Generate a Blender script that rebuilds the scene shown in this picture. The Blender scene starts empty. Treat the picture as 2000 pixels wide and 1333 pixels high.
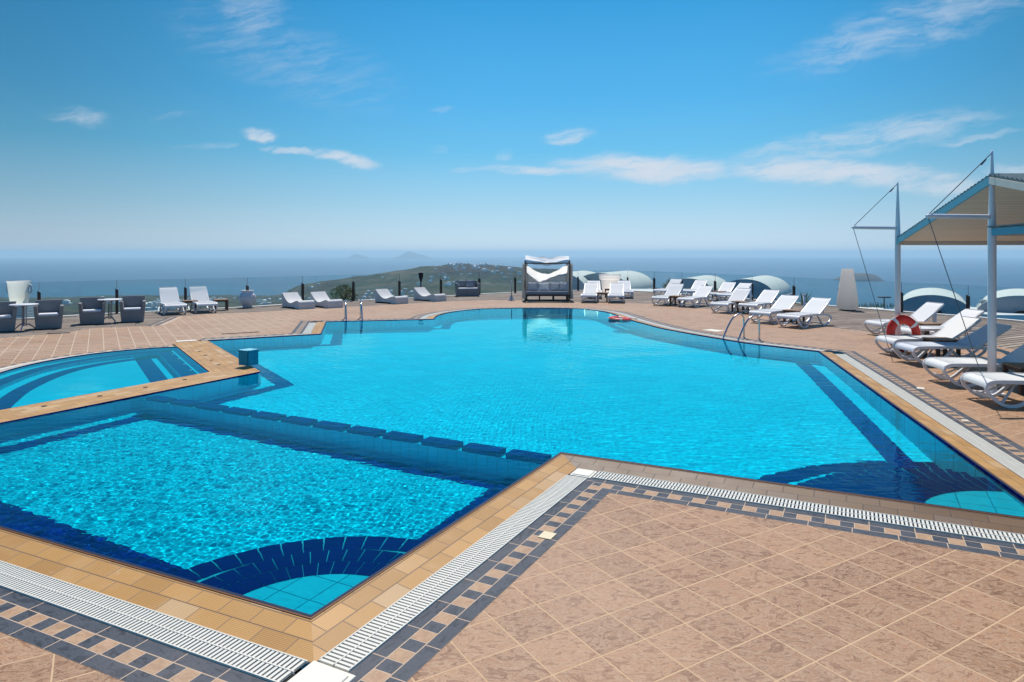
import bpy, bmesh, math, random
import numpy as np
from mathutils import Vector, Matrix, noise
from mathutils.geometry import delaunay_2d_cdt

R = math.radians
PI = math.pi
rng = np.random.default_rng(7)
random.seed(7)
sc = bpy.context.scene
COL = sc.collection

# ------------------------------------------------------------------ camera
FPX, HOR, CAMZ = 1330.0, 495.0, 2.05           # focal length and eye level in pixels of the 2000 px wide photo
cam = bpy.data.cameras.new('camera')
cam.sensor_width = 36.0
cam.lens = 36.0 * FPX / 2000.0
cam.shift_y = -(666.5 - HOR) / 2000.0
cam.clip_start = 0.05
cam.clip_end = 200000.0
camo = bpy.data.objects.new('camera', cam)
COL.objects.link(camo)
camo.location = (0, 0, CAMZ)
camo.rotation_euler = (R(90), 0, 0)
sc.camera = camo

# ------------------------------------------------------------------ world, sun, exposure
SUN_EL, SUN_AZ = 60.0, 0.0                     # the sun stands in front of the camera (+Y), high
world = bpy.data.worlds.new('World')
sc.world = world
world.use_nodes = True
wn = world.node_tree
wn.nodes.clear()


class NT:
    """small helper for node maths"""
    def __init__(s, tree): s.t = tree
    def n(s, kind, **kw):
        nd = s.t.nodes.new(kind)
        for k, v in kw.items(): setattr(nd, k, v)
        return nd
    def put(s, sock, v):
        if v is None: return
        if isinstance(v, bpy.types.NodeSocket): s.t.links.new(v, sock)
        elif isinstance(v, (tuple, list)) and sock.type == 'RGBA' and len(v) == 3: sock.default_value = (*v, 1)
        else: sock.default_value = v
    def m(s, op, a, b=None, c=None, clamp=False):
        nd = s.n('ShaderNodeMath', operation=op, use_clamp=clamp)
        for i, v in enumerate((a, b, c)): s.put(nd.inputs[i], v) if v is not None else None
        return nd.outputs[0]
    def mix(s, f, a, b, mode='MIX'):
        nd = s.n('ShaderNodeMix', data_type='RGBA', blend_type=mode)
        s.put(nd.inputs[0], f); s.put(nd.inputs[6], a); s.put(nd.inputs[7], b)
        return nd.outputs[2]
    def ramp(s, f, stops, interp='LINEAR'):
        nd = s.n('ShaderNodeValToRGB'); cr = nd.color_ramp; cr.interpolation = interp
        while len(cr.elements) < len(stops): cr.elements.new(0.5)
        for e, (p, c) in zip(cr.elements, stops):
            e.position = p; e.color = (*c, 1) if len(c) == 3 else c
        s.put(nd.inputs[0], f)
        return nd.outputs[0]
    def noise(s, vec, scale, detail=4, rough=0.5, dist=0.0, out=0):
        nd = s.n('ShaderNodeTexNoise'); s.put(nd.inputs['Vector'], vec)
        nd.inputs['Scale'].default_value = scale; nd.inputs['Detail'].default_value = detail
        nd.inputs['Roughness'].default_value = rough; nd.inputs['Distortion'].default_value = dist
        return nd.outputs[out]
    def xyz(s, vec):
        nd = s.n('ShaderNodeSeparateXYZ'); s.put(nd.inputs[0], vec); return nd.outputs
    def vec(s, x, y, z=0.0):
        nd = s.n('ShaderNodeCombineXYZ'); s.put(nd.inputs[0], x); s.put(nd.inputs[1], y); s.put(nd.inputs[2], z)
        return nd.outputs[0]
    def smooth(s, v, a, b):
        nd = s.n('ShaderNodeMapRange', interpolation_type='SMOOTHSTEP')
        s.put(nd.inputs[0], v); nd.inputs[1].default_value = a; nd.inputs[2].default_value = b
        return nd.outputs[0]
    def white(s, vec, out=0):
        nd = s.n('ShaderNodeTexWhiteNoise', noise_dimensions='3D'); s.put(nd.inputs[0], vec)
        return nd.outputs[out]
    def bump(s, h, strength=0.3, dist=0.01):
        nd = s.n('ShaderNodeBump'); s.put(nd.inputs['Height'], h)
        nd.inputs['Strength'].default_value = strength; nd.inputs['Distance'].default_value = dist
        return nd.outputs[0]


W = NT(wn)
sky = W.n('ShaderNodeTexSky', sky_type='NISHITA')
sky.sun_disc = False
sky.sun_elevation = R(SUN_EL)
sky.sun_rotation = R(SUN_AZ)
sky.altitude = 300
sky.air_density = 1.0
sky.dust_density = 0.6
sky.ozone_density = 4.0
hs = W.n('ShaderNodeHueSaturation')
hs.inputs['Hue'].default_value = 0.495
hs.inputs['Saturation'].default_value = 1.35
W.put(hs.inputs['Color'], sky.outputs[0])
# cirrus: soft streaks at fixed bearings of the sky, far away
geo = W.n('ShaderNodeTexCoord').outputs['Generated']
d = W.xyz(geo)
fy = W.m('MAXIMUM', d[1], 0.02)
u = W.m('DIVIDE', d[0], fy)
v = W.m('DIVIDE', d[2], fy)
uv = W.vec(u, v)
wv = W.xyz(W.noise(uv, 9.0, 4, 0.6, out=1))
u2 = W.m('ADD', u, W.m('MULTIPLY', W.m('SUBTRACT', wv[0], 0.5), 0.09))
v2 = W.m('ADD', v, W.m('MULTIPLY', W.m('SUBTRACT', wv[1], 0.5), 0.035))
streak = W.noise(W.vec(W.m('ADD', W.m('MULTIPLY', u2, 10.0), W.m('MULTIPLY', v2, 14.0)), W.m('SUBTRACT', W.m('MULTIPLY', v2, 62.0), W.m('MULTIPLY', u2, 13.0))), 1.0, 9, 0.68)
CL = [(1265, 330, 165, 26, -2, 1.05), (1620, 338, 210, 26, -2, 1.0), (1800, 352, 170, 26, -6, .8), (1730, 262, 210, 34, 9, .62), (1560, 300, 150, 24, 8, .6),
      (1030, 336, 95, 10, -1, .9), (1100, 266, 42, 15, 8, .75), (672, 314, 66, 14, -10, 1.0), (590, 298, 70, 7, -12, .7),
      (512, 260, 42, 12, -8, .95), (158, 228, 66, 16, -2, .5), (490, 25, 70, 60, -40, .42), (560, 110, 220, 70, -20, .25),
      (1790, 45, 260, 48, 18, .5), (1640, 95, 130, 14, 20, .45), (1900, 268, 80, 8, 10, .5), (2010, 345, 80, 26, -4, .7), (905, 335, 30, 7, 0, .4),
      (860, 214, 26, 6, 0, .35), (845, 298, 24, 9, 10, .35), (985, 305, 20, 12, 30, .4), (400, 285, 60, 6, 5, .3), (340, 228, 45, 7, 5, .3)]
mask = None
for (cx, cy, rx, ry, an, st) in CL:
    cu, cv = (cx - 1000) / FPX, (HOR - cy) / FPX
    ca, sa = math.cos(R(an)), math.sin(R(an))
    du = W.m('SUBTRACT', u2, cu); dv = W.m('SUBTRACT', v2, cv)
    a = W.m('DIVIDE', W.m('ADD', W.m('MULTIPLY', du, ca), W.m('MULTIPLY', dv, sa)), rx / FPX)
    b = W.m('DIVIDE', W.m('SUBTRACT', W.m('MULTIPLY', dv, ca), W.m('MULTIPLY', du, sa)), ry / FPX)
    q = W.m('ADD', W.m('MULTIPLY', a, a), W.m('MULTIPLY', b, b))
    bl = W.m('MULTIPLY', W.m('SUBTRACT', 1.0, W.smooth(q, 0.0, 1.9)), st)
    mask = bl if mask is None else W.m('MAXIMUM', mask, bl)
cl = W.m('MULTIPLY', mask, W.smooth(W.m('ADD', streak, W.m('MULTIPLY', mask, 0.22)), 0.40, 0.80))
cl = W.m('MULTIPLY', cl, W.smooth(d[1], 0.1, 0.3))
cl = W.m('MULTIPLY', cl, 0.85, clamp=True)
# clear Aegean air: the sky's own gradient by elevation, brightest towards the sun's bearing
el = W.m('DIVIDE', d[2], W.m('MAXIMUM', W.m('SQRT', W.m('ADD', W.m('MULTIPLY', d[0], d[0]), W.m('MULTIPLY', d[1], d[1]))), 0.001))
grad = W.ramp(W.m('ADD', W.m('MULTIPLY', el, 1.0), 0.02), [(0.0, (.66, .82, .96)), (.03, (.62, .79, .94)), (.09, (.37, .67, .88)), (.167, (.15, .55, .87)), (.24, (.09, .47, .87)), (.39, (.035, .35, .75)), (.6, (.02, .20, .55)), (1.0, (.015, .12, .40))])
hsg = W.n('ShaderNodeVectorMath', operation='SCALE'); W.put(hsg.inputs[0], grad); hsg.inputs['Scale'].default_value = 10.0
mixs = W.mix(0.9, hs.outputs[0], hsg.outputs[0])
azf = W.m('SUBTRACT', 1.0, W.m('MULTIPLY', W.smooth(W.m('ABSOLUTE', W.m('ADD', u, -0.12)), 0.12, 0.95), W.m('ADD', 0.30, W.m('MULTIPLY', W.smooth(el, 0.0, 0.25), 0.14))))
azf = W.m('MAXIMUM', azf, W.m('MULTIPLY', W.smooth(W.m('MULTIPLY', d[1], -1.0), -0.5, 0.0), 0.85))
azs = W.n('ShaderNodeVectorMath', operation='SCALE'); W.put(azs.inputs[0], mixs); W.put(azs.inputs['Scale'], azf)
skyc = W.mix(cl, azs.outputs[0], (6.9, 7.4, 8.2))
bg = W.n('ShaderNodeBackground')
W.put(bg.inputs[0], skyc)
bg.inputs[1].default_value = 0.10
wo = W.n('ShaderNodeOutputWorld')
wn.links.new(bg.outputs[0], wo.inputs[0])

sun = bpy.data.lights.new('sun', 'SUN')
sun.energy = 4.5
sun.angle = R(0.5)
sun.color = (1.0, 0.955, 0.88)
sun.cycles.is_caustics_light = True            # true caustics under the pool water
suno = bpy.data.objects.new('sun', sun)
COL.objects.link(suno)
suno.rotation_euler = (R(-(90 - SUN_EL)), 0, R(-SUN_AZ))
suno.location = (0, 30, 50)

sc.view_settings.view_transform = 'Standard'
sc.view_settings.look = 'None'
sc.view_settings.exposure = 0.0
sc.view_settings.gamma = 1.0
cy = sc.cycles
cy.max_bounces = 10
cy.diffuse_bounces = 3
cy.glossy_bounces = 4
cy.transmission_bounces = 8
cy.transparent_max_bounces = 24
cy.volume_bounces = 1
cy.caustics_reflective = False
cy.caustics_refractive = True
cy.sample_clamp_indirect = 4.0
cy.use_denoising = True


# ------------------------------------------------------------------ geometry helpers
def G(px, py, z=0.0):
    """a point of the photo at height z -> its place on the ground"""
    Y = FPX * (CAMZ - z) / (py - HOR)
    return np.array([(px - 1000) / FPX * Y, Y])

def atY(px, py, Y):
    return Vector(((px - 1000) / FPX * Y, Y, CAMZ - (py - HOR) / FPX * Y))

class MB:
    def __init__(s): s.v = []; s.f = []; s.uv = []; s.hasuv = False
    def add(s, vs, fs, M=None):
        o = len(s.v)
        for p in vs:
            p = Vector(p)
            s.v.append(tuple(M @ p) if M is not None else tuple(p))
        s.f += [tuple(i + o for i in f) for f in fs]
        return s
    def box(s, c, sz, M=None, taper=(1, 1), shift=(0, 0)):
        x, y, z = sz[0] / 2, sz[1] / 2, sz[2] / 2
        vs = []
        for k, (tx, ty, sx, sy) in ((-1, (1, 1, 0, 0)), (1, (taper[0], taper[1], shift[0], shift[1]))):
            for a, b in ((-1, -1), (1, -1), (1, 1), (-1, 1)):
                vs.append((c[0] + a * x * tx + sx, c[1] + b * y * ty + sy, c[2] + k * z))
        return s.add(vs, [(3, 2, 1, 0), (4, 5, 6, 7), (0, 1, 5, 4), (1, 2, 6, 5), (2, 3, 7, 6), (3, 0, 4, 7)], M)
    def bar(s, p, q, w, h, up=(0, 0, 1)):
        p = Vector(p); q = Vector(q); dd = (q - p); L = dd.length
        if L < 1e-6: return s
        dd.normalize(); up = Vector(up)
        if abs(dd.dot(up)) > 0.99: up = Vector((1, 0, 0))
        sx = dd.cross(up).normalized(); uu = sx.cross(dd)
        vs = []
        for e in (p, q):
            for a, b in ((-1, -1), (1, -1), (1, 1), (-1, 1)): vs.append(e + sx * a * w / 2 + uu * b * h / 2)
        return s.add(vs, [(3, 2, 1, 0), (4, 5, 6, 7), (0, 1, 5, 4), (1, 2, 6, 5), (2, 3, 7, 6), (3, 0, 4, 7)])
    def tube(s, pts, r, n=8, sub=0, flat=1.0, cap=True):
        pts = [Vector(p) for p in pts]
        if sub: pts = catmull(pts, sub)
        rs = r if isinstance(r, (list, tuple)) else [r] * len(pts)
        if len(rs) != len(pts): rs = list(np.interp(np.linspace(0, 1, len(pts)), np.linspace(0, 1, len(rs)), rs))
        o = len(s.v); up = None
        for i, p in enumerate(pts):
            a = pts[max(i - 1, 0)]; b = pts[min(i + 1, len(pts) - 1)]
            t = (b - a).normalized()
            if up is None: up = Vector((0, 0, 1)) if abs(t.z) < .95 else Vector((0, 1, 0))
            sx = t.cross(up)
            if sx.length < 1e-4: sx = t.orthogonal()
            sx.normalize(); up = sx.cross(t).normalized()
            for k in range(n):
                an = 2 * PI * k / n
                s.v.append(tuple(p + (sx * math.cos(an) * flat + up * math.sin(an)) * rs[i]))
        for i in range(len(pts) - 1):
            for k in range(n):
                a = o + i * n + k; b = o + i * n + (k + 1) % n
                s.f.append((a, b, b + n, a + n))
        if cap:
            s.f.append(tuple(o + k for k in range(n))[::-1]); s.f.append(tuple(o + (len(pts) - 1) * n + k for k in range(n)))
        return s
    def ribbon(s, pts, w, h, side=(0, 1, 0), sub=0):
        """flat bar of width w (along side) and height h swept along pts"""
        pts = [Vector(p) for p in pts]
        if sub: pts = catmull(pts, sub)
        side = Vector(side).normalized(); o = len(s.v)
        for i, p in enumerate(pts):
            t = (pts[min(i + 1, len(pts) - 1)] - pts[max(i - 1, 0)]).normalized()
            nn = side.cross(t).normalized()
            for a, b in ((-1, -1), (1, -1), (1, 1), (-1, 1)): s.v.append(tuple(p + side * a * w / 2 + nn * b * h / 2))
        for i in range(len(pts) - 1):
            for k in range(4):
                a = o + i * 4 + k; b = o + i * 4 + (k + 1) % 4
                s.f.append((a, b, b + 4, a + 4))
        e = o + (len(pts) - 1) * 4
        s.f.append((o + 3, o + 2, o + 1, o)); s.f.append((e, e + 1, e + 2, e + 3))
        return s
    def lathe(s, prof, n=32, c=(0, 0), cap=True):
        o = len(s.v)
        for r, z in prof:
            for k in range(n):
                an = 2 * PI * k / n
                s.v.append((c[0] + r * math.cos(an), c[1] + r * math.sin(an), z))
        for i in range(len(prof) - 1):
            for k in range(n):
                a = o + i * n + k; b = o + i * n + (k + 1) % n
                s.f.append((a, b, b + n, a + n))
        if not cap: return s
        s.f.append(tuple(o + k for k in range(n))[::-1])
        s.f.append(tuple(o + (len(prof) - 1) * n + k for k in range(n)))
        return s
    def prism(s, poly, z0, z1):
        n = len(poly); o = len(s.v)
        for z in (z0, z1):
            for p in poly: s.v.append((p[0], p[1], z))
        s.f.append(tuple(o + i for i in range(n))[::-1]); s.f.append(tuple(o + n + i for i in range(n)))
        for i in range(n): s.f.append((o + i, o + (i + 1) % n, o + n + (i + 1) % n, o + n + i))
        return s
    def build(s, name, mat, parent=None, smooth=False, bevel=0, loc=None, subsurf=0, autos=None):
        me = bpy.data.meshes.new(name)
        me.from_pydata([tuple(p) for p in s.v], [], s.f)
        if s.uv:
            ul = me.uv_layers.new(name='UVMap')
            flat = [c for p in s.uv for c in p]
            ul.data.foreach_set('uv', flat)
        me.update()
        if smooth: me.polygons.foreach_set('use_smooth', [True] * len(me.polygons))
        me.materials.append(mat)
        o = bpy.data.objects.new(name, me)
        COL.objects.link(o)
        if parent is not None: o.parent = parent
        if loc is not None: o.location = loc
        if bevel:
            b = o.modifiers.new('bevel', 'BEVEL'); b.width = bevel; b.segments = 2; b.limit_method = 'ANGLE'; b.angle_limit = R(40)
        if subsurf:
            b = o.modifiers.new('sub', 'SUBSURF'); b.levels = subsurf; b.render_levels = subsurf
        if autos:
            me.polygons.foreach_set('use_smooth', [True] * len(me.polygons))
            me.set_sharp_from_angle(angle=R(autos))
        return o

def catmull(P, n):
    out = []
    for i in range(len(P) - 1):
        a = P[max(i - 1, 0)]; b = P[i]; c = P[i + 1]; e = P[min(i + 2, len(P) - 1)]
        for k in range(n):
            t = k / n
            out.append(0.5 * ((2 * b) + (c - a) * t + (2 * a - 5 * b + 4 * c - e) * t * t + (3 * b - a - 3 * c + e) * t ** 3))
    out.append(P[-1])
    return out

def tag(o, label, cat, group=None):
    o['label'] = label; o['category'] = cat
    if group: o['group'] = group
    return o

def struct(o, kind='structure'):
    o['kind'] = kind
    return o

def empty(name, loc, rz=0):
    o = bpy.data.objects.new(name, None)
    COL.objects.link(o)
    o.location = loc; o.rotation_euler = (0, 0, rz)
    o.empty_display_size = 0.2
    return o

def copy_tree(o, parent=None):
    c = o.copy(); COL.objects.link(c)
    c.parent = parent
    for ch in list(o.children): copy_tree(ch, c)
    return c


# ------------------------------------------------------------------ materials
def mat(name, col, rough=0.5, spec=0.5, metal=0.0, var=0.0, vscale=6.0, bump=0.0, bscale=60.0, dirt=None, sub=0.0, trans=0.0):
    m = bpy.data.materials.new(name); m.use_nodes = True
    t = NT(m.node_tree); p = m.node_tree.nodes['Principled BSDF']
    p.inputs['Roughness'].default_value = rough
    p.inputs['Specular IOR Level'].default_value = spec
    p.inputs['Metallic'].default_value = metal
    c = tuple(col)
    co = t.n('ShaderNodeTexCoord').outputs['Object']
    if var or dirt:
        nz = t.noise(co, vscale, 5, 0.6)
        lo = tuple(x * (1 - var) for x in c); hi = tuple(min(1, x * (1 + var)) for x in c)
        out = t.mix(nz, lo, hi)
        if dirt:
            out = t.mix(t.smooth(t.noise(co, vscale * 2.3, 6, 0.65), 0.55, 0.8), out, dirt)
        t.put(p.inputs['Base Color'], out)
    else:
        p.inputs['Base Color'].default_value = (*c, 1)
    if bump:
        t.put(p.inputs['Normal'], t.bump(t.noise(co, bscale, 4, 0.6), bump, 0.005))
    return m

def srgb(r, g, b, k=1.0):
    f = lambda c: ((c / 255 + 0.055) / 1.055) ** 2.4 if c > 10 else c / 255 / 12.92
    return tuple(min(0.95, f(x) * k) for x in (r, g, b))

M = {}
M['white_plastic'] = mat('white_plastic', (.72, .71, .72), 0.38, 0.5, var=.05, vscale=3)
M['white_sling'] = mat('white_sling', (.74, .73, .71), 0.6, 0.3, var=.04, vscale=8, bump=.2, bscale=300)
M['white_paint'] = mat('white_paint', (.72, .73, .76), 0.45, 0.5, var=.05, vscale=2, dirt=(.55, .54, .52))
M['grey_metal'] = mat('grey_metal', (.34, .35, .39), 0.4, 0.5, var=.05)
M['steel'] = mat('steel', (.55, .56, .58), 0.16, 0.5, metal=1.0, var=.08, vscale=20)
M['dark_wood'] = mat('dark_wood', (.085, .05, .035), 0.55, 0.4, var=.35, vscale=12)
M['mid_wood'] = mat('mid_wood', (.30, .17, .10), 0.6, 0.3, var=.35, vscale=14)
M['post_wood'] = mat('post_wood', (.07, .045, .035), 0.7, 0.3, var=.4, vscale=9, bump=.3)
M['cable'] = mat('cable', (.12, .12, .13), 0.4, 0.5)
M['grey_fabric'] = mat('grey_fabric', (.24, .25, .28), 0.9, 0.2, var=.12, vscale=5, bump=.3, bscale=250)
M['pillow_grey'] = mat('pillow_grey', (.52, .54, .57), 0.9, 0.2, var=.08, vscale=6, bump=.3, bscale=180)
M['pillow_mid'] = mat('pillow_mid', (.36, .38, .43), .9, .2, var=.08, vscale=6, bump=.3, bscale=180)
M['cream_cloth'] = mat('cream_cloth', (.62, .60, .56), 0.9, 0.2, var=.06, vscale=6)
M['white_cushion'] = mat('white_cushion', (.75, .75, .78), 0.85, 0.2, var=.05)
M['black_cover'] = mat('black_cover', (.010, .011, .014), 0.6, 0.3, var=.2)
M['red_foam'] = mat('red_foam', (.62, .028, .018), 0.45, 0.4, var=.18, vscale=9)
M['white_rope'] = mat('white_rope', (.62, .58, .52), 0.8, 0.2)
M['ceramic'] = mat('ceramic', (.62, .62, .65), 0.55, 0.4, var=.08, vscale=4)
M['plaster'] = mat('plaster', (.70, .70, .68), 0.85, 0.2, var=.07, vscale=1.2, dirt=(.55, .55, .50), bump=.3, bscale=8)
M['box_tile'] = None
M['lip_dark'] = mat('lip_dark', (.012, .018, .045), .35, .4, var=.3)
M['red_trim'] = mat('red_trim', (.20, .075, .035), .5, .3, var=.2)

def rattan(name, c, sc_=90):
    m = bpy.data.materials.new(name); m.use_nodes = True
    t = NT(m.node_tree); p = m.node_tree.nodes['Principled BSDF']
    co = t.n('ShaderNodeTexCoord').outputs['Object']
    w1 = t.n('ShaderNodeTexWave', wave_type='BANDS', bands_direction='Z'); t.put(w1.inputs[0], co); w1.inputs['Scale'].default_value = sc_ / 6.0; w1.inputs['Distortion'].default_value = .5
    w2 = t.n('ShaderNodeTexWave', wave_type='BANDS', bands_direction='DIAGONAL'); t.put(w2.inputs[0], co); w2.inputs['Scale'].default_value = sc_ / 9.0
    h = t.m('MULTIPLY', w1.outputs[1], t.m('ADD', w2.outputs[1], .6))
    t.put(p.inputs['Base Color'], t.mix(t.noise(co, 4, 3), tuple(x * .85 for x in c), tuple(x * 1.12 for x in c)))
    t.put(p.inputs['Normal'], t.bump(h, .35, .004))
    p.inputs['Roughness'].default_value = .6; p.inputs['Specular IOR Level'].default_value = .35
    return m
M['rattan_dark'] = rattan('rattan_dark', (.225, .22, .222))
M['rattan_light'] = rattan('rattan_light', (.58, .57, .56))

def translucent(name, c, tr):
    m = bpy.data.materials.new(name); m.use_nodes = True
    t = NT(m.node_tree); nt = m.node_tree; nt.nodes.clear()
    co = t.n('ShaderNodeTexCoord').outputs['Object']
    cc = t.mix(t.noise(co, 5, 3), tuple(x * .93 for x in c), c)
    a = t.n('ShaderNodeBsdfDiffuse'); b = t.n('ShaderNodeBsdfTranslucent')
    t.put(a.inputs[0], cc); t.put(b.inputs[0], cc)
    mx = t.n('ShaderNodeMixShader'); mx.inputs[0].default_value = tr
    nt.links.new(a.outputs[0], mx.inputs[1]); nt.links.new(b.outputs[0], mx.inputs[2])
    o = t.n('ShaderNodeOutputMaterial'); nt.links.new(mx.outputs[0], o.inputs[0])
    return m
M['canopy_cloth'] = translucent('canopy_cloth', (.94, .93, .90), .7)
M['curtain_cloth'] = translucent('curtain_cloth', (.72, .67, .58), .3)

M['glow_plastic'] = translucent('planter_plastic', (.95, .89, .82), .68)
def tilted(t, org, ang, size):
    """object coordinates turned into tile units"""
    co = t.n('ShaderNodeTexCoord').outputs['Object']
    x, y, z = t.xyz(co)
    dx = t.m('SUBTRACT', x, org[0]); dy = t.m('SUBTRACT', y, org[1])
    c, s_ = math.cos(ang) / size, math.sin(ang) / size
    a = t.m('ADD', t.m('MULTIPLY', dx, c), t.m('MULTIPLY', dy, s_))
    b = t.m('SUBTRACT', t.m('MULTIPLY', dy, c), t.m('MULTIPLY', dx, s_))
    return co, a, b, x, y

def edge(t, a):                                  # distance to the nearest line of a unit grid
    f = t.m('FRACT', a)
    return t.m('MINIMUM', f, t.m('SUBTRACT', 1.0, f))

def deck_material():
    m = bpy.data.materials.new('deck_tiles'); m.use_nodes = True
    t = NT(m.node_tree); p = m.node_tree.nodes['Principled BSDF']
    co, a, b, x, y = tilted(t, (2.8926, 4.5992), R(-58.72), .2972)
    ea, eb = edge(t, a), edge(t, b)
    # worn, smeared joints in the far left corner of the terrace
    wear = t.m('MULTIPLY', t.smooth(t.m('MULTIPLY', x, -1.0), 5.6, 7.0), t.smooth(y, 11.5, 13.5))
    wob = t.m('MULTIPLY', t.m('SUBTRACT', t.noise(co, 14, 3), .5), .012)
    ga = t.m('SUBTRACT', t.m('ADD', ea, wob), t.m('MULTIPLY', wear, .028))
    gb = t.m('SUBTRACT', t.m('ADD', eb, wob), t.m('MULTIPLY', wear, .012))
    ga = t.smooth(ga, .012, .019); gb = t.smooth(gb, .012, .019)
    g = t.m('SUBTRACT', 1.0, t.m('MULTIPLY', ga, gb))
    idv = t.vec(t.m('FLOOR', a), t.m('FLOOR', b))
    rnd = t.white(idv, 1); rx = t.xyz(rnd)
    # veins: each tile has its own piece of stone
    off = t.n('ShaderNodeVectorMath', operation='MULTIPLY_ADD'); t.put(off.inputs[0], rnd); off.inputs[1].default_value = (40, 40, 40); t.put(off.inputs[2], co)
    ov = t.xyz(off.outputs[0])
    ang = t.m('MULTIPLY', t.m('SUBTRACT', rx[2], .5), .9)
    sx = t.m('SUBTRACT', t.m('MULTIPLY', ov[0], t.m('COSINE', ang)), t.m('MULTIPLY', ov[1], t.m('SINE', ang)))
    sy = t.m('ADD', t.m('MULTIPLY', ov[0], t.m('SINE', ang)), t.m('MULTIPLY', ov[1], t.m('COSINE', ang)))
    vv = t.vec(t.m('MULTIPLY', sx, .55), sy)
    n1 = t.noise(vv, 15, 7, .66, 1.6)
    ridge = t.m('ABSOLUTE', t.m('SUBTRACT', n1, .5))
    vein = t.m('SUBTRACT', 1.0, t.smooth(ridge, .0, .055))
    n2 = t.noise(vv, 42, 6, .65, 1.0)
    r2 = t.m('SUBTRACT', 1.0, t.smooth(t.m('ABSOLUTE', t.m('SUBTRACT', n2, .5)), 0, .05))
    base = t.mix(t.smooth(n1, .3, .72), (.232, .106, .050), (.420, .224, .115))
    base = t.mix(t.m('MULTIPLY', t.smooth(n2, .48, .72), .5), base, (.19, .098, .055))
    tint = t.mix(rx[0], (.82, .78, .74), (1.14, 1.14, 1.14))
    base = t.mix(1.0, base, tint, 'MULTIPLY')
    big = t.noise(co, .35, 3)
    base = t.mix(t.m('MULTIPLY', t.smooth(big, .4, .7), .30), base, (.42, .28, .19))
    base = t.mix(t.m('MULTIPLY', t.m('MAXIMUM', vein, t.m('MULTIPLY', r2, .55)), .5), base, (.58, .41, .265))
    smear = t.m('MULTIPLY', wear, t.m('MULTIPLY', t.smooth(t.noise(t.vec(t.m('MULTIPLY', x, .5), t.m('MULTIPLY', y, 7.0)), 1.6, 4, .6), .5, .62), .38))
    gcol = t.mix(t.noise(co, 3, 3), (.54, .35, .20), (.66, .45, .27))
    gcol = t.mix(wear, gcol, (.58, .46, .33))
    col = t.mix(t.m('MAXIMUM', g, smear), base, gcol)
    t.put(p.inputs['Base Color'], col)
    rr = t.m('ADD', .42, t.m('MULTIPLY', n2, .25))
    t.put(p.inputs['Roughness'], t.m('MAXIMUM', rr, t.m('MULTIPLY', g, .8)))
    p.inputs['Specular IOR Level'].default_value = .36
    h = t.m('SUBTRACT', t.m('ADD', t.m('MULTIPLY', n1, .5), t.m('MULTIPLY', n2, .35)), t.m('MULTIPLY', g, .5))
    t.put(p.inputs['Normal'], t.bump(h, .5, .008))
    return m

def plank_material():
    m = bpy.data.materials.new('weathered_planks'); m.use_nodes = True
    t = NT(m.node_tree); p = m.node_tree.nodes['Principled BSDF']
    co, a, b, x, y = tilted(t, (0, 0), R(90 - 62), 1.0)
    wob = t.m('MULTIPLY', t.m('SUBTRACT', t.noise(co, .5, 2), .5), .10)
    r = t.m('DIVIDE', t.m('ADD', b, wob), .21)
    row = t.m('FLOOR', r)
    g1 = t.smooth(edge(t, r), .10, .18)
    q = t.m('ADD', t.m('DIVIDE', a, 2.4), t.m('MULTIPLY', t.white(t.vec(row, 3.0)), 1.0))
    g2 = t.smooth(edge(t, q), .003, .006)
    rnd = t.xyz(t.white(t.vec(row, t.m('FLOOR', q)), 1))
    grain = t.noise(t.vec(t.m('MULTIPLY', a, 1.2), t.m('MULTIPLY', b, 26.0), rnd[0]), 1.0, 5, .6)
    c1 = t.mix(rnd[0], (.20, .145, .105), (.56, .47, .39))
    c2 = t.mix(t.smooth(grain, .35, .7), (.16, .12, .095), c1)
    stain = t.smooth(t.noise(co, .6, 5, .6), .42, .62)
    c2 = t.mix(t.m('MULTIPLY', stain, .3), c2, (.45, .36, .28))
    g = t.m('MULTIPLY', g1, g2)
    t.put(p.inputs['Base Color'], t.mix(g, (.035, .028, .025), c2))
    p.inputs['Roughness'].default_value = .8; p.inputs['Specular IOR Level'].default_value = .3
    t.put(p.inputs['Normal'], t.bump(t.m('ADD', t.m('MULTIPLY', grain, .3), g), .7, .012))
    return m

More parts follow.
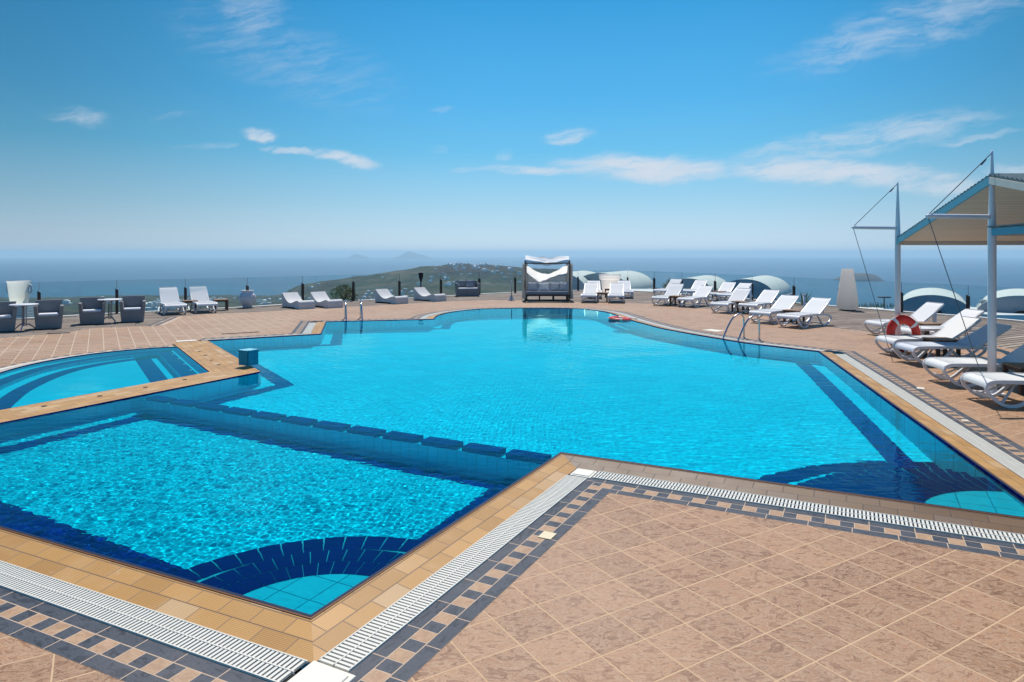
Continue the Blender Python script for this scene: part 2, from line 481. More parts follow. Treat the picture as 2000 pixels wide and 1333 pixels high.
def coping_material(name='coping_tiles', tint=(1, 1, 1), dark=False):
    """UV: u along the edge, v across it, in metres"""
    m = bpy.data.materials.new(name); m.use_nodes = True
    t = NT(m.node_tree); p = m.node_tree.nodes['Principled BSDF']
    uvn = t.n('ShaderNodeTexCoord').outputs['UV']
    u, v, _ = t.xyz(uvn)
    v2 = t.m('SUBTRACT', v, .045)
    row = t.m('FLOOR', t.m('DIVIDE', v2, .122))
    uu = t.m('ADD', t.m('DIVIDE', u, .243), t.m('MULTIPLY', row, .5))
    eu = t.smooth(edge(t, uu), .008, .018); ev = t.smooth(edge(t, t.m('DIVIDE', v2, .122)), .02, .045)
    g = t.m('SUBTRACT', 1, t.m('MULTIPLY', eu, ev))
    rnd = t.xyz(t.white(t.vec(t.m('FLOOR', uu), row), 1))
    fine = t.m('SINE', t.m('MULTIPLY', v, 2 * PI / .0115))
    co = t.n('ShaderNodeTexCoord').outputs['Object']
    st = t.noise(co, 2.2, 5, .6)
    c = t.mix(rnd[0], (.43, .215, .046), (.58, .305, .082))
    pale = t.m('MULTIPLY', t.smooth(rnd[1], .78, .9), .6)
    c = t.mix(pale, c, (.62, .43, .23))
    c = t.mix(t.m('MULTIPLY', t.smooth(st, .5, .75), .45), c, (.58, .38, .19))
    c = t.mix(t.m('MULTIPLY', t.m('ADD', fine, 1.0), .11), c, (.30, .16, .07))
    # scale deposits and water marks
    lime = t.m('MULTIPLY', t.smooth(t.noise(co, 9, 6, .7), .62, .74), .35)
    c = t.mix(lime, c, (.68, .6, .5))
    c = t.mix(g, c, (.22, .13, .07))
    c = t.mix(1.0, c, tint, 'MULTIPLY')
    t.put(p.inputs['Base Color'], c)
    t.put(p.inputs['Roughness'], t.m('ADD', .35, t.m('MULTIPLY', st, .3)))
    t.put(p.inputs['Normal'], t.bump(t.m('SUBTRACT', t.m('MULTIPLY', fine, .25), g), .5, .004))
    return m

def slate_material():
    m = bpy.data.materials.new('slate_border'); m.use_nodes = True
    t = NT(m.node_tree); p = m.node_tree.nodes['Principled BSDF']
    uvn = t.n('ShaderNodeTexCoord').outputs['UV']
    co = t.n('ShaderNodeTexCoord').outputs['Object']
    u, v, _ = t.xyz(uvn)
    inner = t.m('LESS_THAN', v, .088); outer = t.m('GREATER_THAN', v, .198)
    mid = t.m('SUBTRACT', 1.0, t.m('ADD', inner, outer))
    ul = t.m('DIVIDE', t.m('ADD', u, t.m('MULTIPLY', outer, .115)), .300)
    us = t.m('DIVIDE', u, .100)
    el = t.m('MULTIPLY', edge(t, ul), .300); es = t.m('MULTIPLY', edge(t, us), .100)
    ee = t.m('ADD', t.m('MULTIPLY', mid, es), t.m('MULTIPLY', t.m('SUBTRACT', 1, mid), el))
    dv = t.m('MINIMUM', t.m('ABSOLUTE', t.m('SUBTRACT', v, .088)), t.m('ABSOLUTE', t.m('SUBTRACT', v, .198)))
    dd = t.m('MINIMUM', ee, t.m('MINIMUM', dv, t.m('SUBTRACT', .295, v)))
    wob = t.m('MULTIPLY', t.m('SUBTRACT', t.noise(co, 25, 3), .5), .003)
    g = t.m('SUBTRACT', 1, t.smooth(t.m('ADD', dd, wob), .0022, .0045))
    par = t.m('MODULO', t.m('ADD', t.m('FLOOR', us), 20000.0), 2.0)
    tan = t.m('MULTIPLY', mid, t.m('GREATER_THAN', par, .5))
    rnd = t.xyz(t.white(t.vec(t.m('FLOOR', t.m('ADD', t.m('MULTIPLY', mid, us), t.m('MULTIPLY', t.m('SUBTRACT', 1, mid), ul))), t.m('ADD', inner, t.m('MULTIPLY', outer, 2.0))), 1))
    n1 = t.noise(t.vec(u, t.m('MULTIPLY', v, 2.0), t.m('MULTIPLY', rnd[2], 30.0)), 11, 7, .66, 1.0)
    vein = t.m('SUBTRACT', 1, t.smooth(t.m('ABSOLUTE', t.m('SUBTRACT', n1, .5)), 0, .04))
    sl = t.mix(t.smooth(n1, .3, .75), (.016, .020, .030), (.068, .078, .10))
    sl = t.mix(t.m('MULTIPLY', vein, .25), sl, (.17, .185, .21))
    sl = t.mix(t.m('MULTIPLY', rnd[0], .35), sl, (.085, .095, .115))
    tn = t.mix(t.smooth(n1, .3, .7), (.36, .21, .12), (.50, .32, .19))
    tn = t.mix(t.m('GREATER_THAN', rnd[1], .955), tn, (.70, .56, .34))
    dust = t.m('MULTIPLY', t.smooth(t.noise(co, .8, 4, .6),   .45, .7), .10)
    c = t.mix(tan, sl, tn)
    c = t.mix(dust, c, (.42, .36, .31))
    c = t.mix(g, c, (.55, .40, .28))
    t.put(p.inputs['Base Color'], c)
    p.inputs['Specular IOR Level'].default_value = .3
    t.put(p.inputs['Roughness'], t.m('ADD', .42, t.m('MULTIPLY', n1, .3)))
    t.put(p.inputs['Normal'], t.bump(t.m('SUBTRACT', t.m('MULTIPLY', n1, .6), g), .45, .005))
    return m

def pool_tile(name, c, gr, size=(.245, .1225), ang=27.3, gw=.012, rough=.35, var=.06):
    m = bpy.data.materials.new(name); m.use_nodes = True
    t = NT(m.node_tree); p = m.node_tree.nodes['Principled BSDF']
    co, a, b, x, y = tilted(t, (-1.1165, 3.7786), R(90 - ang), 1.0)
    z = t.xyz(co)[2]
    a = t.m('DIVIDE', a, size[0]); b = t.m('DIVIDE', b, size[1])
    g = t.m('SUBTRACT', 1, t.m('MULTIPLY', t.smooth(t.m('MULTIPLY', edge(t, a), size[0]), gw * .18, gw * .4), t.smooth(t.m('MULTIPLY', edge(t, b), size[1]), gw * .18, gw * .4)))
    rnd = t.white(t.vec(t.m('FLOOR', a), t.m('FLOOR', b)))
    cc = t.mix(rnd, tuple(v * (1 - var) for v in c), tuple(min(1, v * (1 + var)) for v in c))
    t.put(p.inputs['Base Color'], t.mix(g, cc, gr))
    p.inputs['Roughness'].default_value = rough
    p.inputs['Specular IOR Level'].default_value = .0
    return m

FLOORC = (.001, .78, .96)
M['deck'] = deck_material()
M['planks'] = plank_material()
M['coping'] = coping_material()
M['coping_wet'] = coping_material('coping_wet', (.30, .29, .36))
M['slate'] = slate_material()
M['floor_tile'] = pool_tile('pool_floor_tiles', FLOORC, (.002, .64, .82), size=(.49, .49), gw=.016)
M['near_tile'] = pool_tile('near_floor_tiles', (.001, .66, .80), (.002, .50, .64), size=(.49, .49), gw=.016, var=.06)
M['wall_tile'] = pool_tile('pool_wall_tiles', (.01, .74, .93), (.01, .45, .62))
M['step_tile'] = pool_tile('step_tiles', (.06, .66, .78), (.02, .25, .36), size=(.245, .245), gw=.014)
M['navy_tile'] = pool_tile('navy_tiles', (.006, .010, .16), (.04, .06, .26), size=(.1225, .1225), var=.35)
M['navy_plain'] = mat('navy_glaze', (.007, .004, .12), .3, .0, var=.3, vscale=3)
M['cyan_grout'] = mat('cyan_grout', (.10, .50, .58), .6, .0)
M['box_tile'] = pool_tile('pillar_tiles', (.03, .27, .40), (.02, .15, .22), size=(.12, .12))
M['grate'] = mat('grate_plastic', (.76, .72, .62), .4, .5, var=.05, vscale=5, dirt=(.62, .60, .54))
M['channel'] = mat('channel_dark', (.035, .037, .04), .8, .2, var=.3)
M['limestone'] = mat('limestone', (.80, .75, .64), .6, .3, var=.06, vscale=5, bump=.1)

def water_material(name, tint):
    m = bpy.data.materials.new(name); m.use_nodes = True
    nt = m.node_tree; t = NT(nt); nt.nodes.clear()
    g = t.n('ShaderNodeBsdfGlass'); g.inputs['IOR'].default_value = 1.333; g.inputs['Roughness'].default_value = 0
    g.inputs['Color'].default_value = (*tint, 1)
    o = t.n('ShaderNodeOutputMaterial'); nt.links.new(g.outputs[0], o.inputs[0])
    return m
M['water'] = water_material('pool_water', (.34, .965, 1.0))

def glass_material():
    m = bpy.data.materials.new('fence_glass'); m.use_nodes = True
    nt = m.node_tree; t = NT(nt); nt.nodes.clear()
    co = t.n('ShaderNodeTexCoord').outputs['Object']
    a = t.n('ShaderNodeBsdfTransparent'); a.inputs[0].default_value = (.80, .90, .90, 1)
    b = t.n('ShaderNodeBsdfGlossy'); b.inputs['Roughness'].default_value = .02; b.inputs[0].default_value = (.9, 1, 1, 1)
    fr = t.n('ShaderNodeFresnel'); fr.inputs[0].default_value = 1.45
    mx = t.n('ShaderNodeMixShader'); t.put(mx.inputs[0], t.m('MULTIPLY', fr.outputs[0], 1.0))
    nt.links.new(a.outputs[0], mx.inputs[1]); nt.links.new(b.outputs[0], mx.inputs[2])
    o = t.n('ShaderNodeOutputMaterial'); nt.links.new(mx.outputs[0], o.inputs[0])
    return m
M['glass'] = glass_material()

# ------------------------------------------------------------------ pool outline
ZW = .03                                          # water level; the terrace is z = 0
PZ = [(-415, 910), (607, 1206), (1095, 886), (2064, 1023), (1598, 687)]
CURVE = [(1570, 684), (1520, 678), (1460, 671), (1410, 663), (1360, 654.5), (1324, 648), (1288, 641), (1260, 633.5), (1236, 627), (1212, 619),
         (1192, 612), (1166, 607), (1135, 604), (1100, 602.6), (1050, 602.3), (1000, 602.6), (940, 604), (905, 607), (875, 611.5), (855, 617)]
PE = [(848, 624), (638, 629), (628, 653), (405, 666)]
pts = [G(*p, ZW) for p in PZ]
def rounded(P, n=3):
    P3 = [Vector((p[0], p[1], 0)) for p in P]
    return [np.array([q.x, q.y]) for q in catmull(P3, n)]
curve = rounded([G(*p, ZW) for p in [(1598, 687)] + CURVE + [(848, 624)]], 3)[1:-1]
tail = [G(*p, ZW) for p in PE]
TIP = G(509, 727, ZW)
RUN = pts + curve + tail                          # L, N, I, R, C, curve, D, B2, B, K   (deck on the outside)
OUT = RUN + [TIP]
OUTN = np.array(OUT)
pL, pN, pI, pR, pC = pts
pK = tail[-1]

def area(P):
    P = np.array(P); x, y = P[:, 0], P[:, 1]
    return .5 * np.sum(x * np.roll(y, -1) - np.roll(x, -1) * y)
SGN = 1 if area(OUT) > 0 else -1                  # +1: counter-clockwise, outside is to the right

def offset(P, dd, closed=False, side=SGN):
    """mitred parallel of a polyline; positive = outside the pool"""
    P = [np.array(p, float) for p in P]; n = len(P); out = []
    for i in range(n):
        segs = []
        if closed or i > 0: segs.append(P[i] - P[i - 1])
        if closed or i < n - 1: segs.append(P[(i + 1) % n] - P[i])
        ns = []
        for s_ in segs:
            l = np.linalg.norm(s_)
            if l > 1e-9: ns.append(np.array([s_[1], -s_[0]]) / l * side)
        m_ = sum(ns); m_ = m_ / np.linalg.norm(m_)
        k = max(m_ @ ns[0], .45)
        out.append(P[i] + m_ * dd / k)
    return out

def arclen(P):
    s_ = [0.0]
    for i in range(1, len(P)): s_.append(s_[-1] + float(np.linalg.norm(np.array(P[i]) - P[i - 1])))
    return s_

def band(name, P, d0, d1, z0, z1, material, closed=False, v0=None, zf=None, side=SGN, lipdown=0):
    """flat strip between two parallels of P, UVs in metres"""
    A = offset(P, d0, closed, side); B = offset(P, d1, closed, side)
    if closed: A = A + [A[0]]; B = B + [B[0]]; PP = list(P) + [P[0]]
    else: PP = P
    mb = MB(); s_ = arclen(PP); vb = v0 if v0 is not None else 0
    for i in range(len(A) - 1):
        k = len(mb.v)
        if np.dot(np.array(A[i + 1]) - A[i], np.array(PP[i + 1]) - PP[i]) <= 0 and np.dot(np.array(B[i + 1]) - B[i], np.array(PP[i + 1]) - PP[i]) <= 0: continue
        q = [(A[i], z0), (A[i + 1], z0), (B[i + 1], z1), (B[i], z1)]
        for (pp, z) in q: mb.v.append((pp[0], pp[1], z + (zf(pp) if zf else 0)))
        # u from the projection on this segment so tiles meet the mitre squarely
        dseg = np.array(PP[i + 1]) - PP[i]; L_ = np.linalg.norm(dseg)
        dseg = dseg / max(L_, 1e-9)
        us = [s_[i] + float((np.array(pp) - PP[i]) @ dseg) for (pp, z) in q]
        vs_ = [vb, vb, vb + (d1 - d0), vb + (d1 - d0)]
        nz = 1 if side * (1) > 0 else -1
        idx = [k, k + 1, k + 2, k + 3]; uvq = list(zip(us, vs_))
        a2 = area([q[j][0] for j in range(4)])
        if a2 < 0: idx = idx[::-1]; uvq = uvq[::-1]
        mb.f.append(tuple(idx)); mb.uv += uvq
    return mb.build(name, material)

def densify(P, step):
    out = []
    for i in range(len(P) - 1):
        a, b = np.array(P[i]), np.array(P[i + 1]); n = max(1, int(np.linalg.norm(b - a) / step))
        for k in range(n): out.append(a + (b - a) * k / n)
    out.append(np.array(P[-1]))
    return out

def inside(P, X, Y):
    P = np.asarray(P); x0, y0 = P[:, 0], P[:, 1]; x1, y1 = np.roll(x0, -1), np.roll(y0, -1)
    r = np.zeros(X.shape, bool)
    for a, b, c, e in zip(x0, y0, x1, y1):
        cond = ((b > Y) != (e > Y))
        if cond.any():
            xi = (c - a) * (Y - b) / (e - b if e != b else 1e-12) + a
            r ^= cond & (X < xi)
    return r

def sheet(name, outer, holes, z, material):
    """flat polygon with holes"""
    vs = []; es = []
    for ring in [outer] + holes:
        o = len(vs); n = len(ring)
        vs += [Vector((float(p[0]), float(p[1]))) for p in ring]
        es += [(o + i, o + (i + 1) % n) for i in range(n)]
    r = delaunay_2d_cdt(vs, es, [], 0, 1e-5)
    V, F = r[0], r[2]
    c = np.array([[sum(V[i].x for i in f) / 3, sum(V[i].y for i in f) / 3] for f in F])
    keep = inside(outer, c[:, 0], c[:, 1])
    for h in holes: keep &= ~inside(h, c[:, 0], c[:, 1])
    mb = MB(); mb.v = [(p.x, p.y, z) for p in V]
    for f, k in zip(F, keep):
        if k:
            f = tuple(f)
            if area([(V[i].x, V[i].y) for i in f]) < 0: f = f[::-1]
            mb.f.append(f)
    return mb.build(name, material)

# kiddie pool outline
KP = [G(354, 677.6, ZW), G(300, 680.3, ZW), G(240, 685.3, ZW), G(180, 692, ZW), G(120, 701, ZW), G(60, 712.6, ZW), G(0, 729, ZW), np.array([-8.3, 10.3]), np.array([-7.75, 9.1]), np.array([-7.05, 7.75])]
kcurve = rounded(KP, 3)
PENW = .73
kBR = offset([pK, TIP, pL], PENW)[1]
_o = offset([pK, TIP], PENW); _d = (_o[0] - _o[1]) / np.linalg.norm(_o[0] - _o[1])
kcurve[0] = _o[1] + _d * float((kcurve[0] - _o[1]) @ _d)
_o = offset([TIP, pL], PENW); _d = (_o[1] - _o[0]) / np.linalg.norm(_o[1] - _o[0])
kcurve[-1] = _o[0] + _d * float((kcurve[-1] - _o[0]) @ _d)
KID = kcurve + [kBR]                              # closes along the bottom edge kcurve[-1] -> kBR and the right edge kBR -> kcurve[0]
KS = 1 if area(KID) > 0 else -1

# ------------------------------------------------------------------ edge bands round the main pool
iI = 2
struct(band('pool_coping', RUN[0:3], 0, .29, .042, .0, M['coping']))
struct(band('pool_coping', [pN, pI, pR, pC], 0, .29, .042, .0, M['coping']))      # mitred at I and R
ob = bpy.data.objects['pool_coping.001']
# keep only the second and third edges, one of them wet and dark
def strip_faces(o, keep):
    bm = bmesh.new(); bm.from_mesh(o.data); bm.faces.ensure_lookup_table()
    bmesh.ops.delete(bm, geom=[f for i, f in enumerate(bm.faces) if i not in keep], context='FACES')
    bm.to_mesh(o.data); bm.free()
ob.data.materials.clear(); ob.data.materials.append(M['coping_wet']); strip_faces(ob, {1})
o3 = struct(band('pool_coping', RUN[2:], 0, .29, .042, .0, M['coping'])); strip_faces(o3, set(range(1, len(RUN))))
struct(band('pool_lip', RUN, -.001, .018, .0445, .0445, M['lip_dark']))
struct(band('pool_lip', RUN, .020, .030, .0435, .0425, M['red_trim']))
struct(band('gutter_channel', RUN, .285, .50, -.05, -.05, M['channel']))
struct(band('slate_border', RUN, .49, .785, .0, .0, M['slate']))
struct(band('peninsula_tiles', [pK, TIP, pL], 0, PENW, .040, .040, M['coping']))
# a vertical lip of navy tiles at the water line, then the walls
def wall(name, P, z0, z1, material, closed=True):
    mb = MB(); PP = list(P) + ([P[0]] if closed else [])
    for a, b in zip(PP[:-1], PP[1:]):
        k = len(mb.v); mb.v += [(a[0], a[1], z0), (b[0], b[1], z0), (b[0], b[1], z1), (a[0], a[1], z1)]; mb.f.append((k, k + 1, k + 2, k + 3))
    return mb.build(name, material)
RECV = []
RECV.append(struct(wall('pool_rim', OUT, .041, -.085, M['navy_tile'])))
RECV.append(struct(wall('pool_wall', OUT, -.085, -4.0, M['wall_tile'])))

# white overflow grating: slats and rails
gm = MB()
def slats(a, b, t0, t1, d0=.292, d1=.488, pitch=.0285, w=.0165):
    a = np.array(a); b = np.array(b); L_ = np.linalg.norm(b - a); dd = (b - a) / L_; nn = np.array([dd[1], -dd[0]]) * SGN
    x = t0
    while x < t1:
        for (e0, e1) in ((d0, (d0 + d1) / 2 - .004), ((d0 + d1) / 2 + .004, d1)):
            p = a + dd * x + nn * e0; q = a + dd * x + nn * e1
            gm.bar((p[0], p[1], .0), (q[0], q[1], .0), w, .014)
        x += pitch
    for e in (d0 + .003, (d0 + d1) / 2, d1 - .003):
        p = a + dd * t0 + nn * e; q = a + dd * t1 + nn * e
        gm.bar((p[0], p[1], .0025), (q[0], q[1], .0025), .007, .014)
segL = [float(np.linalg.norm(RUN[i + 1] - RUN[i])) for i in range(len(RUN) - 1)]
slats(RUN[0], RUN[1], 2.4, segL[0] + .24)
slats(RUN[1], RUN[2], -.24, segL[1] - .52)
slats(RUN[2], RUN[3], .52, segL[2] + .2)
slats(RUN[3], RUN[4], -.2, segL[3] - .1)
# the curve in one running parallel
mid = RUN[4:5 + len(curve) + 1]
A = densify(offset(mid, .292), .03); 
o0 = offset(mid, .292); o1 = offset(mid, .488)
s0 = arclen(o0)
for x in np.arange(.05, s0[-1], .034):
    i = max(0, min(len(s0) - 2, int(np.searchsorted(s0, x)) - 1)); t_ = (x - s0[i]) / max(1e-6, s0[i + 1] - s0[i])
    p = o0[i] + (o0[i + 1] - o0[i]) * t_; q = o1[i] + (o1[i + 1] - o1[i]) * t_
    gm.bar((p[0], p[1], 0), (q[0], q[1], 0), .021, .014)
for i in range(5 + len(curve), len(RUN) - 1): slats(RUN[i], RUN[i + 1], -.1, segL[i] + .1, pitch=.034, w=.019)
struct(gm.build('drain_grate', M['grate']))
# moulded stone covers where the grating turns
def corner_stone(P, n1, n2, a0, a1):
    mb = MB(); q = [P + n1 * a0 + n2 * a0, P + n1 * a1 + n2 * a0, P + n1 * a1 + n2 * a1, P + n1 * a0 + n2 * a1]
    if area(q) < 0: q = q[::-1]
    mb.prism(q, -.06, .008)
    c = sum(q) / 4; q2 = [c + (p - c) * .82 for p in q]; mb.prism(q2, .0, .016)
    return struct(mb.build('corner_stone', M['limestone'], bevel=.006))
def nrm(a, b):
    dd = (np.array(b) - a) / np.linalg.norm(np.array(b) - a); return np.array([dd[1], -dd[0]]) * SGN
n1, n2, n3, n4 = nrm(pL, pN), nrm(pN, pI), nrm(pI, pR), nrm(pR, pC)
corner_stone(pN, n1, n2, .262, .535)
corner_stone(pI, n2, n3, .295, .50)
corner_stone(pR, n3, n4, .262, .52)
for q_ in [(86, 794), (195, 774), (284, 757), (361, 742), (389, 687), (401, 695), (413, 704), (427, 713)]:
    g = G(*q_, .04); mb = MB(); mb.lathe([(.028, 0), (.034, .003), (.012, .004)], 16); o = struct(mb.build('surface_drain', M['channel'])); o.location = (g[0], g[1], .0415)
dK = (tail[2] - pK) / np.linalg.norm(tail[2] - pK)

# ------------------------------------------------------------------ terrace
kc_out = offset(kcurve, .50, side=KS)
band_k = struct(band('kiddie_coping', kcurve, 0, .22, .040, .02, mat('pale_coping', (.52, .47, .40), .5, .4, var=.12, vscale=6), side=KS))
struct(band('kiddie_gutter', kcurve, .22, .36, .02, .004, M['limestone'], side=KS))
struct(band('kiddie_border', kcurve, .36, .50, .002, .002, M['slate'], side=KS, v0=.08))
runout = offset(RUN, .783)
# hole: outer border of the main pool, then the outer border of the kiddie pool, closed off to the left
hole = [p for p in runout] 
hole += [kc_out[0] + (kcurve[0] - kc_out[0]) * 0.0]
hole += kc_out[1:]
hole += [np.array([-7.3, 6.9])]
PL = [(0, 661), (130, 649), (190, 641), (288, 637), (330, 620), (412, 613.5), (480, 611), (550, 607), (672, 600), (720, 598), (800, 593.5), (888, 588.5), (960, 586.5),
      (1040, 587.5), (1134, 591), (1240, 592.5), (1330, 598), (1440, 609), (1540, 625), (1632, 641), (1710, 650), (1850, 663), (1957, 679), (2000, 686)]
plank_in = [G(*p) for p in PL]
FENCE = [(76, 622), (228, 613), (362, 607), (483, 601), (591, 594), (690, 588), (780, 585), (861, 580), (936, 575.5), (1006, 572), (1070, 570), (1129, 568),
         (1226, 568.5), (1278, 571), (1332, 575), (1397, 579), (1469, 586), (1551, 593), (1640, 600), (1761, 610), (1891, 619.5), (2020, 631)]
fence = [G(*p) for p in FENCE]
f_ext0 = fence[0] + (fence[0] - fence[1]) * 2.2; f_extm = fence[0] + (fence[0] - fence[1])
f_ext1 = fence[-1] + (fence[-1] - fence[-2]) * 1.0; f_ext2 = fence[-1] + (fence[-1] - fence[-2]) * 3.6
outer_line = [np.array(f_ext0), f_extm] + fence + [f_ext1, f_ext2]
pl0 = plank_in[0] + (plank_in[0] - plank_in[1]) * 3.0; pl1 = plank_in[-1] + (plank_in[-1] - plank_in[-2]) * 6
deck_poly = [pl0] + plank_in + [pl1, np.array([16.0, -8.0]), np.array([-20.0, -8.0])]
struct(sheet('pool_deck', deck_poly, [hole], 0.0, M['deck']))
def shifted(P, dd):
    return offset(P, dd, side=1)
ol = []
for i, p in enumerate(outer_line):
    c = np.array([0.0, 14.0]); w_ = p - c; ol.append(p + w_ / np.linalg.norm(w_) * .18)
struct(sheet('wood_deck', [pl0] + plank_in + [pl1] + [p for p in ol[::-1]], [], 0.0, M['planks']))
# outer face of the terrace
struct(wall('terrace_wall', ol, -.002, -3.5, M['plaster'], closed=False))
kerb = MB()
for a, b in zip(ol[:-1], ol[1:]): kerb.bar((a[0], a[1], -.06), (b[0], b[1], -.06), .22, .16)
struct(kerb.build('terrace_kerb', M['plaster']))
# the slate strip where the boards step back, and scattered inlays
j0, j1 = G(288, 637), G(330, 620)
struct(band('slate_strip', [j0, j1], -.02, .42, .004, .004, M['slate'], side=1))
def inlay(px, py, w, l, ang, m_, z=.004):
    g = G(px, py); mb = MB(); mb.box((0, 0, 0), (w, l, .003)); o = struct(mb.build('floor_inlay', m_)); o.location = (g[0], g[1], z); o.rotation_euler = (0, 0, R(ang)); return o
inlay(1798, 759, .13, .10, 65, M['limestone']); inlay(1885, 822, .07, .07, 65, M['limestone']); inlay(1069, 1047, .10, .115, -27, mat('cream_inlay', (.74, .62, .40), .5))
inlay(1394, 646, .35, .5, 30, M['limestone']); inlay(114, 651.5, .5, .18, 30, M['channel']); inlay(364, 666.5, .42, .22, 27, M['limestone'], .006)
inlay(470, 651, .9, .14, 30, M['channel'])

# ------------------------------------------------------------------ pool floors, steps and bands
def zf_main(p): return -1.10 - .12 * max(0.0, float(p[1]) - 12.5)
dNI = (pI - pN) / np.linalg.norm(pI - pN); nW = -n2                # along the right edge of the near basin; into the basin
def NB(along, lat): return pN + dNI * along + nW * lat             # near basin coordinates
ZN = -.75
near_poly = [NB(-.3, -.3), NB(3.33, -.3), NB(3.33, 6.6), NB(-.3, 6.6)]
RECV.append(struct(sheet('near_pool_floor', near_poly, [], ZN, M['near_tile'])))
mb = MB(); xs = np.linspace(-12, 9, 22); ys = [3, 8, 12.5, 16, 20, 24, 28, 31]
for yy in ys:
    for xx in xs: mb.v.append((xx, yy, zf_main((xx, yy))))
nx = len(xs)
for j in range(len(ys) - 1):
    for i in range(nx - 1): mb.f.append((j * nx + i, j * nx + i + 1, (j + 1) * nx + i + 1, (j + 1) * nx + i))
# cut the kiddie pool out of the way: the floor stays below its basin
RECV.append(struct(mb.build('main_pool_floor', M['floor_tile'])))
# navy bands on the floors
main_in = [NB(3.47, 0.0), pI] + densify([pI, pR], .3)[1:] + densify([pR, pC], .3)[1:] + densify([pC] + curve + tail[:-1], .3)[1:] + densify([tail[-2], pK], .3)[1:] + densify([pK, TIP], .3)[1:] + [TIP + (pL - TIP) * .5]
RECV.append(struct(band('floor_band', main_in[1:], -.49, -.21, .02, .02, M['navy_tile'], zf=zf_main)))
LN0 = [NB(0, 6.3), NB(0, 0), NB(3.28, 0)]
RECV.append(struct(band('floor_band', LN0, -.51, -.14, ZN + .006, ZN + .006, M['navy_tile'])))
mb = MB()
for (a0, a1, l0, l1) in ((2.93, 3.13, .14, 6.05), (.5, 3.13, 5.72, 6.0)):
    k = len(mb.v); mb.v += [(*NB(a0, l0), ZN + .011), (*NB(a0, l1), ZN + .011), (*NB(a1, l1), ZN + .011), (*NB(a1, l0), ZN + .011)]; mb.f.append((k, k + 1, k + 2, k + 3))
RECV.append(struct(mb.build('floor_band', M['navy_tile'])))
# dividing wall with its crown of blocks just under the surface
mb = MB(); mb.prism([NB(3.29, -.05), NB(3.46, -.05), NB(3.46, 6.5), NB(3.29, 6.5)], -2.0, -.19)
RECV.append(struct(mb.build('dividing_wall', M['wall_tile'])))
mb = MB(); l0 = .09
while l0 < 6.1:
    mb.prism([NB(3.282, l0), NB(3.468, l0), NB(3.468, l0 + .435), NB(3.282, l0 + .435)], -.20, -.03); l0 += .522
RECV.append(struct(mb.build('wall_blocks', M['navy_tile'], bevel=.006)))

def sector(c, a0, a1, r0, r1, z, n=40):
    out = []
    for k in range(n + 1):
        a = a0 + (a1 - a0) * k / n; out.append((c[0] + r1 * math.cos(a), c[1] + r1 * math.sin(a)))
    if r0 <= 0: out.append((c[0], c[1]))
    else:
        for k in range(n, -1, -1):
            a = a0 + (a1 - a0) * k / n; out.append((c[0] + r0 * math.cos(a), c[1] + r0 * math.sin(a)))
    return out
def fan_steps(name, c, da, db, steps, light_r, wedges, rings):
    """quarter-round steps in a corner; steps = (radius, z), lowest last"""
    a0 = math.atan2(da[1], da[0]); a1 = math.atan2(db[1], db[0])
    while a1 < a0: a1 += 2 * PI
    if a1 - a0 > PI: a0, a1 = a1, a0 + 2 * PI
    base = MB(); e = R(2)
    for (r, z, zb) in steps:
        P_ = sector(c, a0 - e, a1 + e, 0, r, 0)
        if area(P_) < 0: P_ = P_[::-1]
        base.prism(P_, zb, z)
    RECV.append(struct(base.build(name, M['cyan_grout'])))
    top = MB(); P_ = sector(c, a0, a1, 0, light_r, 0)
    if area(P_) < 0: P_ = P_[::-1]
    z = steps[0][1]; k = len(top.v); top.v += [(p[0], p[1], z + .006) for p in P_]; top.f.append(tuple(range(k, k + len(P_))))
    RECV.append(struct(top.build(name, M['step_tile'])))
    nv = MB()
    for (r0, r1, z, n, shrink, ph) in rings:
        for i in range(n + 1):
            b0 = a0 + (a1 - a0) * (i - ph) / n; b1 = a0 + (a1 - a0) * (i + 1 - ph) / n
            b0 = max(b0, a0 - .02); b1 = min(b1, a1 + .02)
            if b1 <= b0: continue
            g = .002
            k = len(nv.v); m_ = 5
            inn = [(b0 + g / r0) + (b1 - b0 - 2 * g / r0) * q / m_ for q in range(m_ + 1)]
            sh = g / r1 + shrink * (b1 - b0) * .5
            out_ = [(b0 + sh) + (b1 - b0 - 2 * sh) * q / m_ for q in range(m_ + 1)]
            P_ = [(c[0] + r0 * math.cos(a), c[1] + r0 * math.sin(a)) for a in inn] + [(c[0] + r1 * math.cos(a), c[1] + r1 * math.sin(a)) for a in out_[::-1]]
            if area(P_) < 0: P_ = P_[::-1]
            nv.v += [(p[0], p[1], z + .007) for p in P_]; nv.f.append(tuple(range(k, k + len(P_))))
    RECV.append(struct(nv.build(name, M['navy_plain'])))
fan_steps('corner_steps', pN, pL - pN, pI - pN, [(1.02, -.14, -.76), (1.50, -.42, -.76)], .655, 12,
          [(.66, .84, -.14, 13, .0, .3), (.845, 1.02, -.14, 13, .03, .8), (1.285, 1.50, -.42, 15, .06, .5)])
fan_steps('corner_steps', pR, pI - pR, pC - pR, [(1.25, -.17, -1.15), (1.68, -.48, -1.15), (2.06, -.80, -1.15)], .86, 12,
          [(.87, 1.25, -.17, 15, .03, .3), (1.26, 1.68, -.48, 18, .04, .5), (1.69, 2.06, -.80, 20, .05, .5), (2.07, 2.22, -1.095, 22, .03, .5), (2.30, 2.56, -1.095, 26, .03, .2)])

